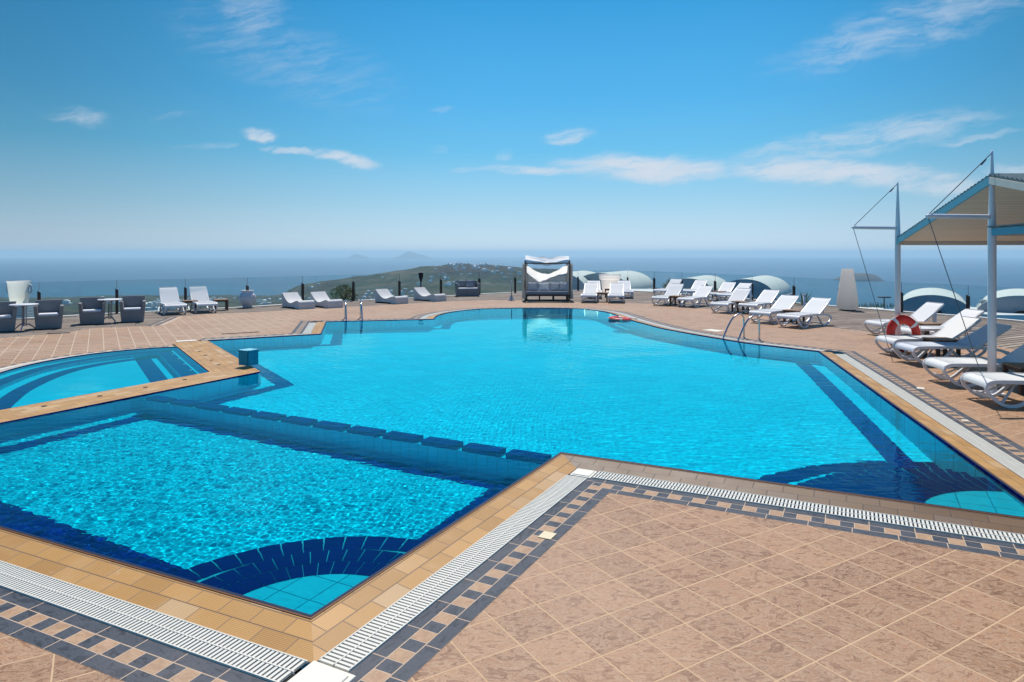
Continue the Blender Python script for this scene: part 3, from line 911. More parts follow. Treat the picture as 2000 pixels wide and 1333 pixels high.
# ------------------------------------------------------------------ kiddie basin
RECV.append(struct(wall('kiddie_rim', KID, .041, -.05, M['navy_tile'])))
RECV.append(struct(wall('kiddie_wall', KID, -.05, -1.0, M['wall_tile'])))
ZK1, ZK2 = -.30, -.66
def koff(dd):                                     # parallel inside the curve and the right edge, open towards the bottom edge
    P = offset([kBR] + kcurve, -dd, side=KS)
    return P
def strip2(name, A, B, zA, zB, m_):
    mb = MB()
    for i in range(len(A) - 1):
        k = len(mb.v); mb.v += [(*A[i], zA), (*A[i + 1], zA), (*B[i + 1], zB), (*B[i], zB)]; mb.f.append((k, k + 1, k + 2, k + 3))
    return mb.build(name, m_)
# extend the open ends past the bottom wall
def kext(dd):
    P = koff(dd); a = P[0] + (P[0] - P[1]) / np.linalg.norm(P[0] - P[1]) * .6; b = P[-1] + (P[-1] - P[-2]) / np.linalg.norm(P[-1] - P[-2]) * .6
    return [a] + P + [b]
e0, e1, e2, e3, e4, e5 = kext(0), kext(.14), kext(.40), kext(.44), kext(.58), kext(.86)
RECV.append(struct(strip2('kiddie_ledge', e0, e1, ZK1, ZK1, M['floor_tile'])))
RECV.append(struct(strip2('kiddie_ledge', e1, e2, ZK1, ZK1, M['navy_tile'])))
RECV.append(struct(strip2('kiddie_riser', e2, e2, ZK1, -1.0, M['wall_tile'])))
mb = MB(); P_ = e0 if area(e0) > 0 else e0[::-1]
RECV.append(struct(sheet('kiddie_floor', [np.array(p) for p in e2], [], ZK2, M['floor_tile'])))
RECV.append(struct(strip2('kiddie_band', e4, e5, ZK2 + .008, ZK2 + .008, M['navy_tile'])))
for p in [(342, 682), (354, 690), (365, 700), (377, 711)]:
    g = G(p[0] - 4, p[1] + 6, ZW); mb = MB(); mb.lathe([(.03, 0), (.035, .008), (.0, .012)], 12); o = struct(mb.build('underwater_light', M['limestone'])); o.location = (g[0], g[1], ZK1 + .004); RECV.append(o)

# ------------------------------------------------------------------ water surfaces
def water(name, P, step, amp, seed, lams, zoff=ZW):
    r_ = np.random.default_rng(seed); PA = np.array(P)
    x0, y0 = PA.min(0) - step; x1, y1 = PA.max(0) + step
    xs = [x0]; ys = [y0]
    while xs[-1] < x1: xs.append(xs[-1] + step * float(np.interp(xs[-1], [0, 1.5], [1, 2.4])))
    xs = np.array(xs)
    while ys[-1] < y1: ys.append(ys[-1] + step * float(np.interp(ys[-1], [8.0, 11, 26], [.9, 2.2, 4.8])))
    ys = np.array(ys)
    X, Y = np.meshgrid(xs, ys)
    ins = inside(PA, X, Y)
    a = ins[:-1, :-1] | ins[1:, :-1] | ins[:-1, 1:] | ins[1:, 1:]
    # pull stray corners back on to the rim
    used = np.zeros(X.shape, bool); used[:-1, :-1] |= a; used[1:, :-1] |= a; used[:-1, 1:] |= a; used[1:, 1:] |= a
    st = used & ~ins; qx, qy = X[st], Y[st]; best = np.full(qx.shape, 1e9); bx, by = qx.copy(), qy.copy()
    A = PA; B = np.roll(PA, -1, 0)
    for (ax, ay), (cx, cy_) in zip(A, B):
        dx, dy = cx - ax, cy_ - ay; l2 = dx * dx + dy * dy
        if l2 < 1e-12: continue
        t_ = np.clip(((qx - ax) * dx + (qy - ay) * dy) / l2, 0, 1); px, py = ax + t_ * dx, ay + t_ * dy
        d2 = (px - qx) ** 2 + (py - qy) ** 2; k = d2 < best; best[k] = d2[k]; bx[k] = px[k]; by[k] = py[k]
    X[st] = bx; Y[st] = by
    Z = np.zeros(X.shape)
    # gusty patches: livelier close to the near basin, calmer in the lee of the far rim
    al = (X - pN[0]) * dNI[0] + (Y - pN[1]) * dNI[1]
    env = .60 + .56 / (1 + np.exp((al - 3.1) / .28))
    dn = np.hypot(X - pN[0], Y - pN[1]); env = env * np.clip(.22 + .78 * (dn - 1.0) / 1.3, .22, 1.0)
    for lam, am, n, spread in lams:
        for k in range(n):
            th = R(100) + r_.normal() * spread; l = lam * (1 + .25 * r_.normal()); l = max(l, lam * .6)
            kk = 2 * PI / l; ph = r_.uniform(0, 2 * PI)
            wx = X + .05 * np.sin(Y * 1.7 + ph); 
            fade = np.clip(1.7 - Y / (lam * 170.0), .34, 1.0)
            Z += fade * am * amp / math.sqrt(n) * np.sin(kk * (wx * math.cos(th) + Y * math.sin(th)) + ph)
    Z = Z * env
    idx = -np.ones(X.shape, int); idx[used] = np.arange(used.sum())
    V = np.stack([X[used], Y[used], Z[used] + zoff], 1)
    ii, jj = np.nonzero(a)
    F = np.stack([idx[ii, jj], idx[ii, jj + 1], idx[ii + 1, jj + 1], idx[ii + 1, jj]], 1)
    me = bpy.data.meshes.new(name); me.vertices.add(len(V)); me.vertices.foreach_set('co', V.ravel())
    me.loops.add(F.size); me.loops.foreach_set('vertex_index', F.ravel().astype(np.int32))
    me.polygons.add(len(F)); me.polygons.foreach_set('loop_start', np.arange(0, F.size, 4, dtype=np.int32)); me.polygons.foreach_set('loop_total', np.full(len(F), 4, np.int32))
    me.polygons.foreach_set('use_smooth', np.ones(len(F), bool))
    me.update(calc_edges=True); me.validate()
    me.materials.append(M['water'])
    o = bpy.data.objects.new(name, me); COL.objects.link(o); struct(o)
    o.cycles.is_caustics_caster = True
    return o
water('pool_water', OUT, .0105, 1.0, 3, [(.040, .00011, 22, .95), (.058, .00020, 22, .9), (.085, .00030, 18, .8), (.14, .00034, 12, .75), (.34, .0005, 8, .6), (1.2, .0012, 6, .5)])
water('kiddie_water', KID, .05, .30, 5, [(.22, .0012, 10, .7), (.5, .002, 6, .6)])
for o in RECV: o.cycles.is_caustics_receiver = True

# ------------------------------------------------------------------ far landscape
SEA = -250.0
def far_material(name, fn, rough=.9):
    m = bpy.data.materials.new(name); m.use_nodes = True
    t = NT(m.node_tree); p = m.node_tree.nodes['Principled BSDF']
    p.inputs['Roughness'].default_value = rough; p.inputs['Specular IOR Level'].default_value = .1
    fn(t, p); return m
def f_land(t, p):
    co = t.n('ShaderNodeTexCoord').outputs['Object']
    z = t.xyz(co)[2]
    n1 = t.noise(co, .0022, 8, .62); n2 = t.noise(co, .012, 6, .6)
    vo = t.n('ShaderNodeTexVoronoi'); t.put(vo.inputs[0], co); vo.inputs['Scale'].default_value = .009
    fld = t.ramp(t.xyz(vo.outputs['Color'])[0], [(0, (.022, .045, .018)), (.35, (.04, .062, .025)), (.6, (.075, .08, .045)), (.8, (.11, .098, .062)), (1, (.02, .045, .02))])
    scrub = t.mix(n2, (.014, .020, .020), (.05, .046, .040))
    flat = t.m('SUBTRACT', 1, t.smooth(n1, .42, .6))
    c = t.mix(t.m('MULTIPLY', flat, .85), scrub, fld)
    c = t.mix(t.smooth(t.noise(co, .035, 6, .75), .52, .62), c, (.012, .022, .012))
    pale = t.m('MULTIPLY', t.smooth(t.noise(co, .006, 7, .75), .60, .66), .55)
    c = t.mix(pale, c, (.22, .195, .15))
    t.put(p.inputs['Base Color'], c)
M['land'] = far_material('island_ground', f_land)
RPX = [(480, 600), (545, 584), (560, 571), (580, 562), (600, 556), (640, 549), (700, 541), (740, 536), (780, 529), (820, 523), (860, 518.5), (890, 516), (940, 517.5), (980, 520), (1010, 524), (1030, 525.5), (1080, 526), (1110, 527), (1130, 531), (1160, 536), (1190, 545), (1230, 565), (1300, 600)]
RD = 3500.0
RX = [(x - 1000) / FPX for x, y in RPX]; RZ = [CAMZ - (y - HOR) / FPX * RD for x, y in RPX]
def land_h(X, Y):
    u_ = X / Y
    nz = noise.fractal(Vector((X * .0016, Y * .0016, 1.7)), 1.0, 2.1, 6)
    nz2 = noise.fractal(Vector((X * .008, Y * .008, 5.7)), 1.0, 2.1, 4)
    plain = -62 - .0465 * Y + nz * 10 + nz2 * 4
    ridge = float(np.interp(u_, RX, RZ)) 
    w = math.exp(-((Y - RD) / (1050 if Y < RD else 500)) ** 2)
    base = plain if u_ > -.9 else plain
    h = base * (1 - w) + max(base, ridge + nz2 * 7 + noise.fractal(Vector((X * .03, Y * .03, 2.7)), 1.0, 2.1, 3) * 2.5) * w
    # coast line
    coast = 3650 + 180 * nz + 500 * math.exp(-((u_ + .42) / .12) ** 2) + 350 * max(0, 1 - abs(u_ + .05) / .25)
    k = (Y - coast) / 260
    if k > 0: h -= k * 130
    e = (u_ - (.085 + .02 * nz)) / .02
    if e > 0: h -= min(e, 12) * 40
    return h
mb = MB(); ny, nu = 170, 260
Ys = np.geomspace(700, 4600, ny); us = np.linspace(-1.25, .32, nu)
for Y in Ys:
    for u_ in us: mb.v.append((u_ * Y, Y, land_h(u_ * Y, Y)))
for j in range(ny - 1):
    for i in range(nu - 1): mb.f.append((j * nu + i, j * nu + i + 1, (j + 1) * nu + i + 1, (j + 1) * nu + i))
struct(mb.build('hills', M['land'], smooth=True))

def f_sea(t, p):
    co = t.n('ShaderNodeTexCoord').outputs['Object']
    n1 = t.noise(co, .00025, 5, .6); n2 = t.noise(co, .002, 4, .6)
    t.put(p.inputs['Base Color'], t.mix(t.smooth(n1, .35, .7), (.003, .070, .145), (.005, .10, .185)))
    p.inputs['Specular IOR Level'].default_value = .25
    t.put(p.inputs['Roughness'], t.m('ADD', .38, t.m('MULTIPLY', n2, .15)))
M['sea'] = far_material('sea_surface', f_sea, .4)
mb = MB(); n = 96
rings = [0, 1500, 6000, 20000, 44000]
mb.v.append((0, 0, SEA))
for r_ in rings[1:]:
    for k in range(n): mb.v.append((r_ * math.sin(2 * PI * k / n), r_ * math.cos(2 * PI * k / n), SEA))
for k in range(n): mb.f.append((0, 1 + (k + 1) % n, 1 + k))
for j in range(len(rings) - 2):
    for k in range(n):
        a = 1 + j * n + k; b = 1 + j * n + (k + 1) % n; mb.f.append((a, b, b + n, a + n))
struct(mb.build('sea', M['sea']))

M['rock'] = mat('island_rock', (.10, .09, .075), .95, .1, var=.3, vscale=.004)
def island(prof, D, depth, seed):
    """an island whose outline follows prof (pixels), at distance D, with real width and depth"""
    px = [p[0] for p in prof]; x0, x1 = (px[0] - 1000) / FPX * D, (px[-1] - 1000) / FPX * D
    mb = MB(); nx_, ny_ = 48, 20
    for j in range(ny_ + 1):
        v_ = j / ny_ * 2 - 1
        for i in range(nx_ + 1):
            X = x0 + (x1 - x0) * i / nx_; pxx = 1000 + X / D * FPX
            py = float(np.interp(pxx, px, [p[1] for p in prof]))
            hgt = max(0, CAMZ - (py - HOR) / FPX * D - SEA)
            f = max(0, 1 - v_ * v_) ** .6
            z = SEA - 6 + (hgt + 6) * f * (1 + .08 * noise.noise(Vector((X * .004, v_ * 3, seed))))
            mb.v.append((X, D + v_ * depth, z))
    for j in range(ny_):
        for i in range(nx_):
            a = j * (nx_ + 1) + i; mb.f.append((a, a + 1, a + nx_ + 2, a + nx_ + 1))
    return struct(mb.build('island', M['rock'], smooth=True))
island([(681, 505), (689, 499), (697, 496.5), (704, 499), (714, 501.5), (722, 505)], 32000, 700, 1)
island([(765, 505.5), (778, 502), (786, 498), (792, 494), (800, 491), (808, 494), (816, 497), (826, 498.5), (834, 501), (842, 505.5)], 32000, 1300, 2)
island([(1640, 548), (1647, 540), (1655, 535), (1668, 534), (1690, 534), (1702, 535), (1710, 543), (1716, 548)], 6270, 160, 3)

# whitewashed houses scattered over the slopes
M['far_white'] = mat('far_whitewash', (.88, .86, .82), .9, .1)
def make_house(kind):
    w, dd, h = ((9, 8, 4.2), (14, 9, 6.5), (11, 10, 4.5))[kind]
    e = empty('whitewashed_house', (0, 0, 0))
    mb = MB(); mb.box((0, 0, h / 2 - 1.5), (w, dd, h + 3))
    if kind == 1: mb.box((w * .2, 0, h + 1.4), (w * .5, dd * .8, 2.8))
    if kind == 2:
        prof = [(w / 2 * math.cos(a), h + w * .28 * math.sin(a)) for a in np.linspace(0, PI, 9)]
        k = len(mb.v)
        for yy in (-dd / 2, dd / 2): mb.v += [(p[0], yy, p[1]) for p in prof]
        mb.f += [tuple(range(k, k + 9)), tuple(range(k + 17, k + 8, -1))] + [(k + i, k + 9 + i, k + 10 + i, k + 1 + i) for i in range(8)]
    mb.build('walls', M['far_white'], e)
    for x in (-w * .28, w * .1): mb = MB(); mb.box((x, -dd / 2 - .02, h * .45), (1.2, .1, 1.5)); mb.build('window', M['black_cover'], e)
    return e
hk = [make_house(k) for k in range(3)]
HL = ['tiny whitewashed flat-roofed cube house far off on the hazy green slopes', 'tiny whitewashed two-storey block house far off on the hazy green slopes', 'tiny whitewashed vault-roofed house far off on the hazy green slopes']
for h_, l_ in zip(hk, HL): tag(h_, l_, 'house', 'houses scattered over the far slopes: ' + ('cube', 'block', 'vault')[hk.index(h_)])
r_ = np.random.default_rng(11); used = [0, 0, 0]; cnt = 0; clusters = [(640, 590, 2100), (700, 585, 1900), (860, 545, 2900), (900, 528, 3300), (800, 560, 2500), (760, 575, 2200), (930, 530, 3350), (560, 600, 2500), (500, 590, 2900), (270, 603, 2300), (300, 610, 2000), (340, 600, 2400), (380, 598, 2600), (960, 535, 3100), (180, 612, 2200)]
while cnt < 190:
    c_ = clusters[int(r_.integers(len(clusters)))] if r_.random() < .8 else (r_.uniform(100, 1000), 0, r_.uniform(1700, 3400))
    D = c_[2] + r_.normal() * 130; px = c_[0] + r_.normal() * 34; X = (px - 1000) / FPX * D
    z = land_h(X, D)
    if z < SEA + 6: continue
    py = HOR + (CAMZ - z) / D * FPX
    if py > 640: continue
    k = int(r_.integers(3)); o = hk[k] if used[k] == 0 else copy_tree(hk[k]); used[k] += 1; cnt += 1
    o.location = (X, D, z); o.rotation_euler = (0, 0, r_.uniform(-.6, .6)); s_ = r_.uniform(.9, 1.9); o.scale = (s_, s_, s_)

# ------------------------------------------------------------------ vaulted roofs just below the terrace
def vault(front, rear, hw, Yf, Yr, spring, wall_h, label, window=False, rise=None, parapet=None):
    """barrel vault: front / rear crown pixels, half width and distances"""
    a = atY(front[0], front[1], Yf); b = atY(rear[0], rear[1], Yr)
    zt = (a.z + b.z) / 2
    a.z = b.z = 0
    ax = (b - a); L_ = ax.length; rz = math.atan2(ax.y, ax.x)
    e = empty('vaulted_roof', (a.x, a.y, zt), rz)
    rise = rise or spring
    n = 24
    prof = [(-hw * math.cos(PI * k / n), -rise + rise * math.sin(PI * k / n) ** .92) for k in range(n + 1)]
    mb = MB(); k = 0
    th = .16
    inner = prof
    for x in (0, L_):
        mb.v += [(x, p[0], p[1]) for p in prof]
    for i in range(n): mb.f.append((i, i + 1, n + 1 + i + 1, n + 1 + i))
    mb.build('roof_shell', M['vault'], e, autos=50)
    mb = MB()
    mb.v += [(.0, p[0], p[1]) for p in prof] + [(.0, hw, -rise - wall_h), (.0, -hw, -rise - wall_h)]
    mb.f.append(tuple(range(len(mb.v))))
    k = len(mb.v); mb.v += [(L_, p[0], p[1]) for p in prof] + [(L_, hw, -rise - wall_h), (L_, -hw, -rise - wall_h)]
    mb.f.append(tuple(range(k, len(mb.v)))[::-1])
    for s_ in (-1, 1):
        mb.box((L_ / 2, s_ * (hw + .02), -rise - wall_h / 2 + .08), (L_ + .1, .24, wall_h + .16))
    mb.build('walls', M['vault_wall_shaded'], e)
    if window:
        mb = MB(); wn_ = .45
        pr = [(-wn_, -rise - .75), (wn_, -rise - .75)] + [(wn_ * math.cos(q), -rise - .05 + .45 * math.sin(q)) for q in np.linspace(0, PI, 9)]
        mb.v += [(-.025, -p[0], p[1]) for p in pr]; mb.f.append(tuple(range(len(pr))))
        f = mb.build('window', M['black_cover'], e)
        mb = MB(); path = [(-.03, -p[0] * 1.12, p[1] + .03) for p in pr[1:]] + [(-.03, wn_ * 1.12, -rise - .75)]
        mb.tube(path, .05, 6); mb.build('window_frame', M['vault_wall_shaded'], f)
    tag(e, label, 'roof', 'white barrel-vaulted roofs below the terrace')
    return e
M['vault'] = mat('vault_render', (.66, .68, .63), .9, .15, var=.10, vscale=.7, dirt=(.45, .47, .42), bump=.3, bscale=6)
M['vault_wall_shaded'] = mat('vault_wall_shaded', (.30, .34, .37), .9, .15, var=.08, vscale=.8, dirt=(.24, .28, .31))  # shade on the vault fronts is put into this darker, bluer colour
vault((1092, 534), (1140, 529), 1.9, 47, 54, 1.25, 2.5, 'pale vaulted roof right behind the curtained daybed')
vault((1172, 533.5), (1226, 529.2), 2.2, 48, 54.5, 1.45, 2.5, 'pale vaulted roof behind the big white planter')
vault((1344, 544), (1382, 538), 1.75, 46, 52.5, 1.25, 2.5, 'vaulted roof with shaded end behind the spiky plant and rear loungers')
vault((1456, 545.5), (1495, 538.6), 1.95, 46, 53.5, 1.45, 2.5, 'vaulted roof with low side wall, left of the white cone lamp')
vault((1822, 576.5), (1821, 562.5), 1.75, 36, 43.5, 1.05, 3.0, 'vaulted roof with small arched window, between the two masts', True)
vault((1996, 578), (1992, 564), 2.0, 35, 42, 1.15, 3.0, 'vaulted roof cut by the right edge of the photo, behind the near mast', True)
# flat white parapets and gutters between the roofs
mb = MB()
for (px, py, Y, w, dd) in ((1268, 567, 43, 5.5, 3.0), (1640, 603, 34, 4.6, 2.0), (1905, 606, 37, 2.4, 6.0), (1200, 572, 45, 6, 2)):
    p = atY(px, py, Y); mb.box((p.x, p.y, p.z - 1.6), (w, dd, 3.2))
o = mb.build('white_parapet', M['plaster']); tag(o, 'low whitewashed parapet blocks between the vaulted roofs', 'parapet')
mb = MB(); p = atY(124, 622, 24.6); mb.box((p.x, p.y, p.z - .25), (1.6, .8, .5)); mb.box((p.x - .3, p.y, p.z + .03), (.5, .4, .06))
tag(mb.build('white_ledge', M['plaster']), 'low white ledge beyond the glass fence left of the second armchair pair', 'ledge')
p = atY(1921, 590, 36.5); mb = MB(); mb.tube([(p.x, p.y, p.z - 1), (p.x, p.y, p.z)], .12, 10); mb.lathe([(.17, p.z), (.2, p.z + .04), (.12, p.z + .12)], 12, (p.x, p.y))
tag(mb.build('chimney_pipe', M['vault_wall_shaded']), 'stubby grey chimney pipe between the two right vaulted roofs', 'chimney')
p = atY(1727, 581, 34); mb = MB(); mb.tube([(p.x, p.y, p.z - 3), (p.x, p.y, p.z)], .035, 8); mb.box((p.x, p.y, p.z), (.55, .2, .07))
tag(mb.build('lamp_post', M['cable']), 'thin dark lamp post beyond the fence right of the cone lamp', 'lamp post')

# ------------------------------------------------------------------ glass fence
fe = empty('glass_fence', (fence[0][0], fence[0][1], 0))
tag(fe, 'frameless glass fence with dark timber posts round the terrace edge', 'fence')
fl = [f_extm] + fence + [f_ext1]
inv = Matrix.Translation((-fence[0][0], -fence[0][1], 0))
def ftop(px): return float(np.interp(px, [0, 1000, 1400, 2000], [1.14, 1.13, 1.08, 1.0]))
def ptop(px): return float(np.interp(px, [0, 700, 1000, 1400, 2000], [.86, .84, .80, .74, .70]))
for i in range(len(fl) - 1):
    a, b = np.array(fl[i]), np.array(fl[i + 1]); px = 1000 + FPX * a[0] / a[1]
    dd = (b - a) / np.linalg.norm(b - a); g0 = a + dd * .02; g1 = b - dd * .02; zt = ftop(px); zb = .06
    nn = np.array([dd[1], -dd[0]]) * .006
    mb = MB(); mb.v = [(*(g0 - nn), zb), (*(g1 - nn), zb), (*(g1 - nn), zt), (*(g0 - nn), zt)]
    mb.f = [(0, 1, 2, 3)]
    mb.v = [tuple(inv @ Vector(p)) for p in mb.v]; mb.build('glass_pane', M['glass'], fe)
for i, p in enumerate(fl):
    px = 1000 + FPX * p[0] / p[1]
    a = np.array(fl[max(i - 1, 0)]); b = np.array(fl[min(i + 1, len(fl) - 1)]); dd = (b - a) / np.linalg.norm(b - a); rz = math.atan2(dd[1], dd[0])
    hh = ptop(px); w = .075
    mb = MB(); mb.v = [(-w / 2, -.06, -.02), (w / 2, -.06, -.02), (w / 2, .04, -.02), (-w / 2, .04, -.02), (-w / 2, -.06, hh), (w / 2, -.06, hh - .05), (w / 2, .04, hh - .05), (-w / 2, .04, hh)]
    mb.f = [(3, 2, 1, 0), (4, 5, 6, 7), (0, 1, 5, 4), (1, 2, 6, 5), (2, 3, 7, 6), (3, 0, 4, 7)]
    o = mb.build('post', M['post_wood'], fe, bevel=.006); o.location = (p[0] - fence[0][0], p[1] - fence[0][1], 0); o.rotation_euler = (0, 0, rz)
    mb = MB(); mb.box((0, 0, (hh + ftop(px)) / 2), (.012, .012, ftop(px) - hh)); j = mb.build('joint_strip', M['cable'], o)

# ------------------------------------------------------------------ sun loungers
def make_lounger(back=33, name='sun_lounger', sling=None):
    e = empty(name, (0, 0, 0)); sling = sling or M['white_sling']
    W_ = .66; hx = 1.16; bl = .74; ca, sa = math.cos(R(back)), math.sin(R(back)); zs = .345
    # seat: thin panel that rolls over at the foot end
    prof = [(.0, .255), (.008, .295), (.04, .325), (.10, .34), (.3, zs), (.6, zs + .004), (.9, zs - .004), (hx, zs - .008)]
    mb = MB(); mb.ribbon([(x, 0, z) for x, z in prof], W_ - .09, .022, (0, 1, 0), 3)
    for x in np.arange(.14, hx - .02, .055): mb.box((x, 0, zs + .0125), (.026, W_ - .14, .006))
    mb.build('seat', sling, e, autos=35)
    mb = MB(); p0 = Vector((hx + .012, 0, zs - .002)); mb.ribbon([p0, p0 + Vector((bl * .45 * ca, 0, bl * .45 * sa)), p0 + Vector((bl * .85 * ca, 0, bl * .87 * sa)), p0 + Vector((bl * ca, 0, bl * .985 * sa))], W_ - .12, .022, (0, 1, 0), 3)
    bk = mb.build('backrest', sling, e, autos=35)
    mb = MB()
    for s_ in (-1, 1):
        y = s_ * (W_ / 2 - .055)
        mb.ribbon([p0 + Vector((-.02, y, -.012)), p0 + Vector((bl * .5 * ca, y, bl * .5 * sa - .012)), p0 + Vector((bl * .95 * ca, y * .96, bl * .95 * sa - .012)), p0 + Vector((bl * 1.0 * ca, y * .8, bl * 1.0 * sa - .008))], .034, .04, (0, 1, 0), 3)
    q = p0 + Vector((bl * 1.0 * ca, 0, bl * 1.0 * sa - .004)); mb.bar(q + Vector((0, -.24, 0)), q + Vector((0, .24, 0)), .035, .035)
    q = p0 + Vector((bl * .55 * ca, 0, bl * .55 * sa - .03)); mb.bar(q + Vector((0, -.27, 0)), q + Vector((0, .27, 0)), .03, .02)
    mb.build('backrest_frame', M['white_plastic'], bk, autos=35)
    fr = MB()
    for s_ in (-1, 1):
        y = s_ * (W_ / 2 - .02)
        fr.ribbon([(.02, y, .30), (.12, y, .335), (.5, y, .34), (.95, y, .335), (1.3, y, .325), (1.58, y, .285), (1.72, y, .22)], .036, .05, (0, 1, 0), 4)
    fr.bar((.06, -W_ / 2 + .03, .30), (.06, W_ / 2 - .03, .30), .06, .05); fr.bar((1.0, -W_ / 2 + .03, .315), (1.0, W_ / 2 - .03, .315), .05, .03)
    # strut that carries the back
    q = p0 + Vector((bl * .55 * ca, 0, bl * .55 * sa - .04))
    for y in (-.2, .2): fr.bar((q.x, y, q.z), (1.52, y, .29), .02, .02)
    fr.build('frame', M['white_plastic'], e, autos=35)
    for s_ in (-1, 1):
        y = s_ * (W_ / 2 - .02)
        mb = MB(); mb.ribbon([(.02, y, .305), (.0, y, .25), (.03, y, .18), (.12, y, .09), (.22, y, .03), (.33, y, .018), (.44, y, .05), (.56, y, .15), (.72, y, .30)], .038, .04, (0, 1, 0), 4)
        mb.box((.31, y, .008), (.1, .045, .014))
        mb.build('leg', M['white_plastic'], e, autos=35)
        mb = MB(); mb.ribbon([(.98, y, .32), (1.12, y, .18), (1.24, y, .06), (1.34, y, .02), (1.46, y, .03), (1.60, y, .09), (1.71, y, .17), (1.73, y, .235), (1.67, y, .265)], .038, .036, (0, 1, 0), 4)
        mb.box((1.36, y, .008), (.1, .045, .014))
        mb.build('leg', M['white_plastic'], e, autos=35)
    for pq in (((.14, -W_ / 2 + .03, .1), (.14, W_ / 2 - .03, .1)), ((.20, -W_ / 2 + .03, .06), (.55, -.01, .31)), ((.20, W_ / 2 - .03, .06), (.55, .01, .31)), ((1.22, -W_ / 2 + .03, .08), (1.22, W_ / 2 - .03, .08))):
        mb = MB(); mb.bar(pq[0], pq[1], .026, .026); mb.build('brace', M['white_plastic'], e)
    return e
M['stripe_sling'] = None
def stripes():
    m = bpy.data.materials.new('striped_sling'); m.use_nodes = True
    t = NT(m.node_tree); p = m.node_tree.nodes['Principled BSDF']; co = t.n('ShaderNodeTexCoord').outputs['Object']
    y = t.xyz(co)[1]; f = t.m('FRACT', t.m('MULTIPLY', y, 16.0))
    t.put(p.inputs['Base Color'], t.mix(t.smooth(t.m('ABSOLUTE', t.m('SUBTRACT', f, .5)), .2, .3), (.50, .53, .60), (.70, .72, .76)))
    p.inputs['Roughness'].default_value = .6
    return m
M['stripe_sling'] = stripes()
LG = 'white sun loungers round the pool'
LOUNGERS = [  # x, y, heading, label
    (*G(344, 616), 125, 'left one of the two white sun loungers standing left of the round clay pot'),
    (*G(405, 612.5), 125, 'right one of the two white sun loungers left of the round clay pot'),
    (*G(1150, 592.5), 80, 'front left white sun lounger of the four right of the curtained daybed'),
    (*G(1203, 593), 80, 'front right white sun lounger of the four below the big white planter'),
    (*G(1161, 584.5), 84, 'rear left white sun lounger of the four right of the daybed, mostly hidden'),
    (*G(1223, 584), 84, 'rear right white sun lounger of the four below the big white planter'),
    (*G(1288, 581), 50, 'rearmost left white lounger beside the dark spiky plant'),
    (*G(1345, 582), 56, 'small rear white lounger second from the dark spiky plant'),
    (*G(1288, 598), 54, 'front white lounger at the left end of the right-hand row'),
    (*G(1338, 601), 48, 'second front white lounger of the right-hand row, sharing a table with the first'),
    (*G(1393, 588.5), 50, 'rear white lounger in front of the gap between two vaulted roofs'),
    (*G(1414, 591), 42, 'rear white lounger before the big vaulted roof, beside a timber post'),
    (*G(1404, 612.5), 44, 'third front white lounger of the right-hand row, just left of the pool ladder top'),
    (*G(1460, 614.5), 44, 'fourth front white lounger of the right-hand row, directly behind the steel ladder'),
    (*G(1483, 632.5), 40, 'fifth front white lounger of the right-hand row, second from its right end'),
    (*G(1538, 641), 37, 'last front white lounger of the right-hand row, nearest the cone lamp'),
    (9.0, 16.95, 10, 'white lounger behind the standing lifebuoy, farthest of the six at the right'),
    (8.85, 15.45, 6, 'white lounger second farthest of the six at the right, seen through the lifebuoy ring'),
    (7.50, 13.70, 2, 'white lounger in front of the lifebuoy with raised sunlit back'),
    (7.28, 12.66, 0, 'lounger with blue-grey striped back shaded by the canopy, next to the near mast'),
    (6.66, 10.75, -6, 'white lounger just behind the near mast foot, back in shade'),
    (6.36, 9.38, -8, 'nearest white lounger, cut by the right edge of the photo'),
]
proto = make_lounger()
proto2 = make_lounger(44); proto3 = make_lounger(37); p2used = p3used = False
for i, (x, y, a, l) in enumerate(LOUNGERS):
    if i == 19: o = make_lounger(31, sling=M['stripe_sling'])
    elif i in (0, 1): o = copy_tree(proto2) if p2used else proto2; p2used = True
    elif i in (6, 8, 12, 16, 20): o = copy_tree(proto3) if p3used else proto3; p3used = True
    else: o = proto if i == 2 else copy_tree(proto)
    o.location = (x, y, 0); o.rotation_euler = (0, 0, R(a)); tag(o, l, 'sun lounger', LG)

# ------------------------------------------------------------------ low wooden side tables
def make_table():
    e = empty('side_table', (0, 0, 0)); mb = MB()
    for k in range(5): mb.box((0, -.19 + .095 * k, .385), (.48, .086, .024))
    mb.build('table_top', M['mid_wood'], e, bevel=.003)
    for a in (-1, 1):
        for b in (-1, 1):
            m2 = MB(); m2.box((a * .20, b * .19, .186), (.055, .055, .372)); m2.build('leg', M['dark_wood'], e)
    m2 = MB()
    for b in (-1, 1): m2.box((0, b * .19, .345), (.36, .03, .05)); m2.box((b * .2, 0, .345), (.03, .34, .05))
    m2.build('apron', M['dark_wood'], e)
    return e
TB = [(*G(371, 609), 30, 'low wooden table between the two loungers left of the clay pot'), (*G(431, 606.5), 30, 'low wooden table right of the second left lounger, beside the clay pot'),
      (*G(1176, 590), -8, 'low dark table between the two front loungers below the white planter'), (*G(1191, 581), -8, 'small dark table between the two rear loungers below the white planter'),
      (*G(1323, 598), 50, 'low wooden table between the first two front loungers of the right row'), (*G(1404, 587), 45, 'low wooden table between the rear loungers before the big vaulted roof'),
      (*G(1446, 611), 45, 'low wooden table between the third and fourth front loungers of the right row'), (*G(1551, 632), 40, 'low wooden table between the two loungers behind the steel ladder, nearest the cone lamp'),
      (9.85, 16.2, 8, 'low wooden table behind the lifebuoy, between the two farthest right loungers'), (8.32, 13.19, 2, 'low wooden table beside the striped shaded lounger'), (7.62, 10.06, -6, 'dark low table at the right edge behind the nearest lounger')]
pt = make_table()
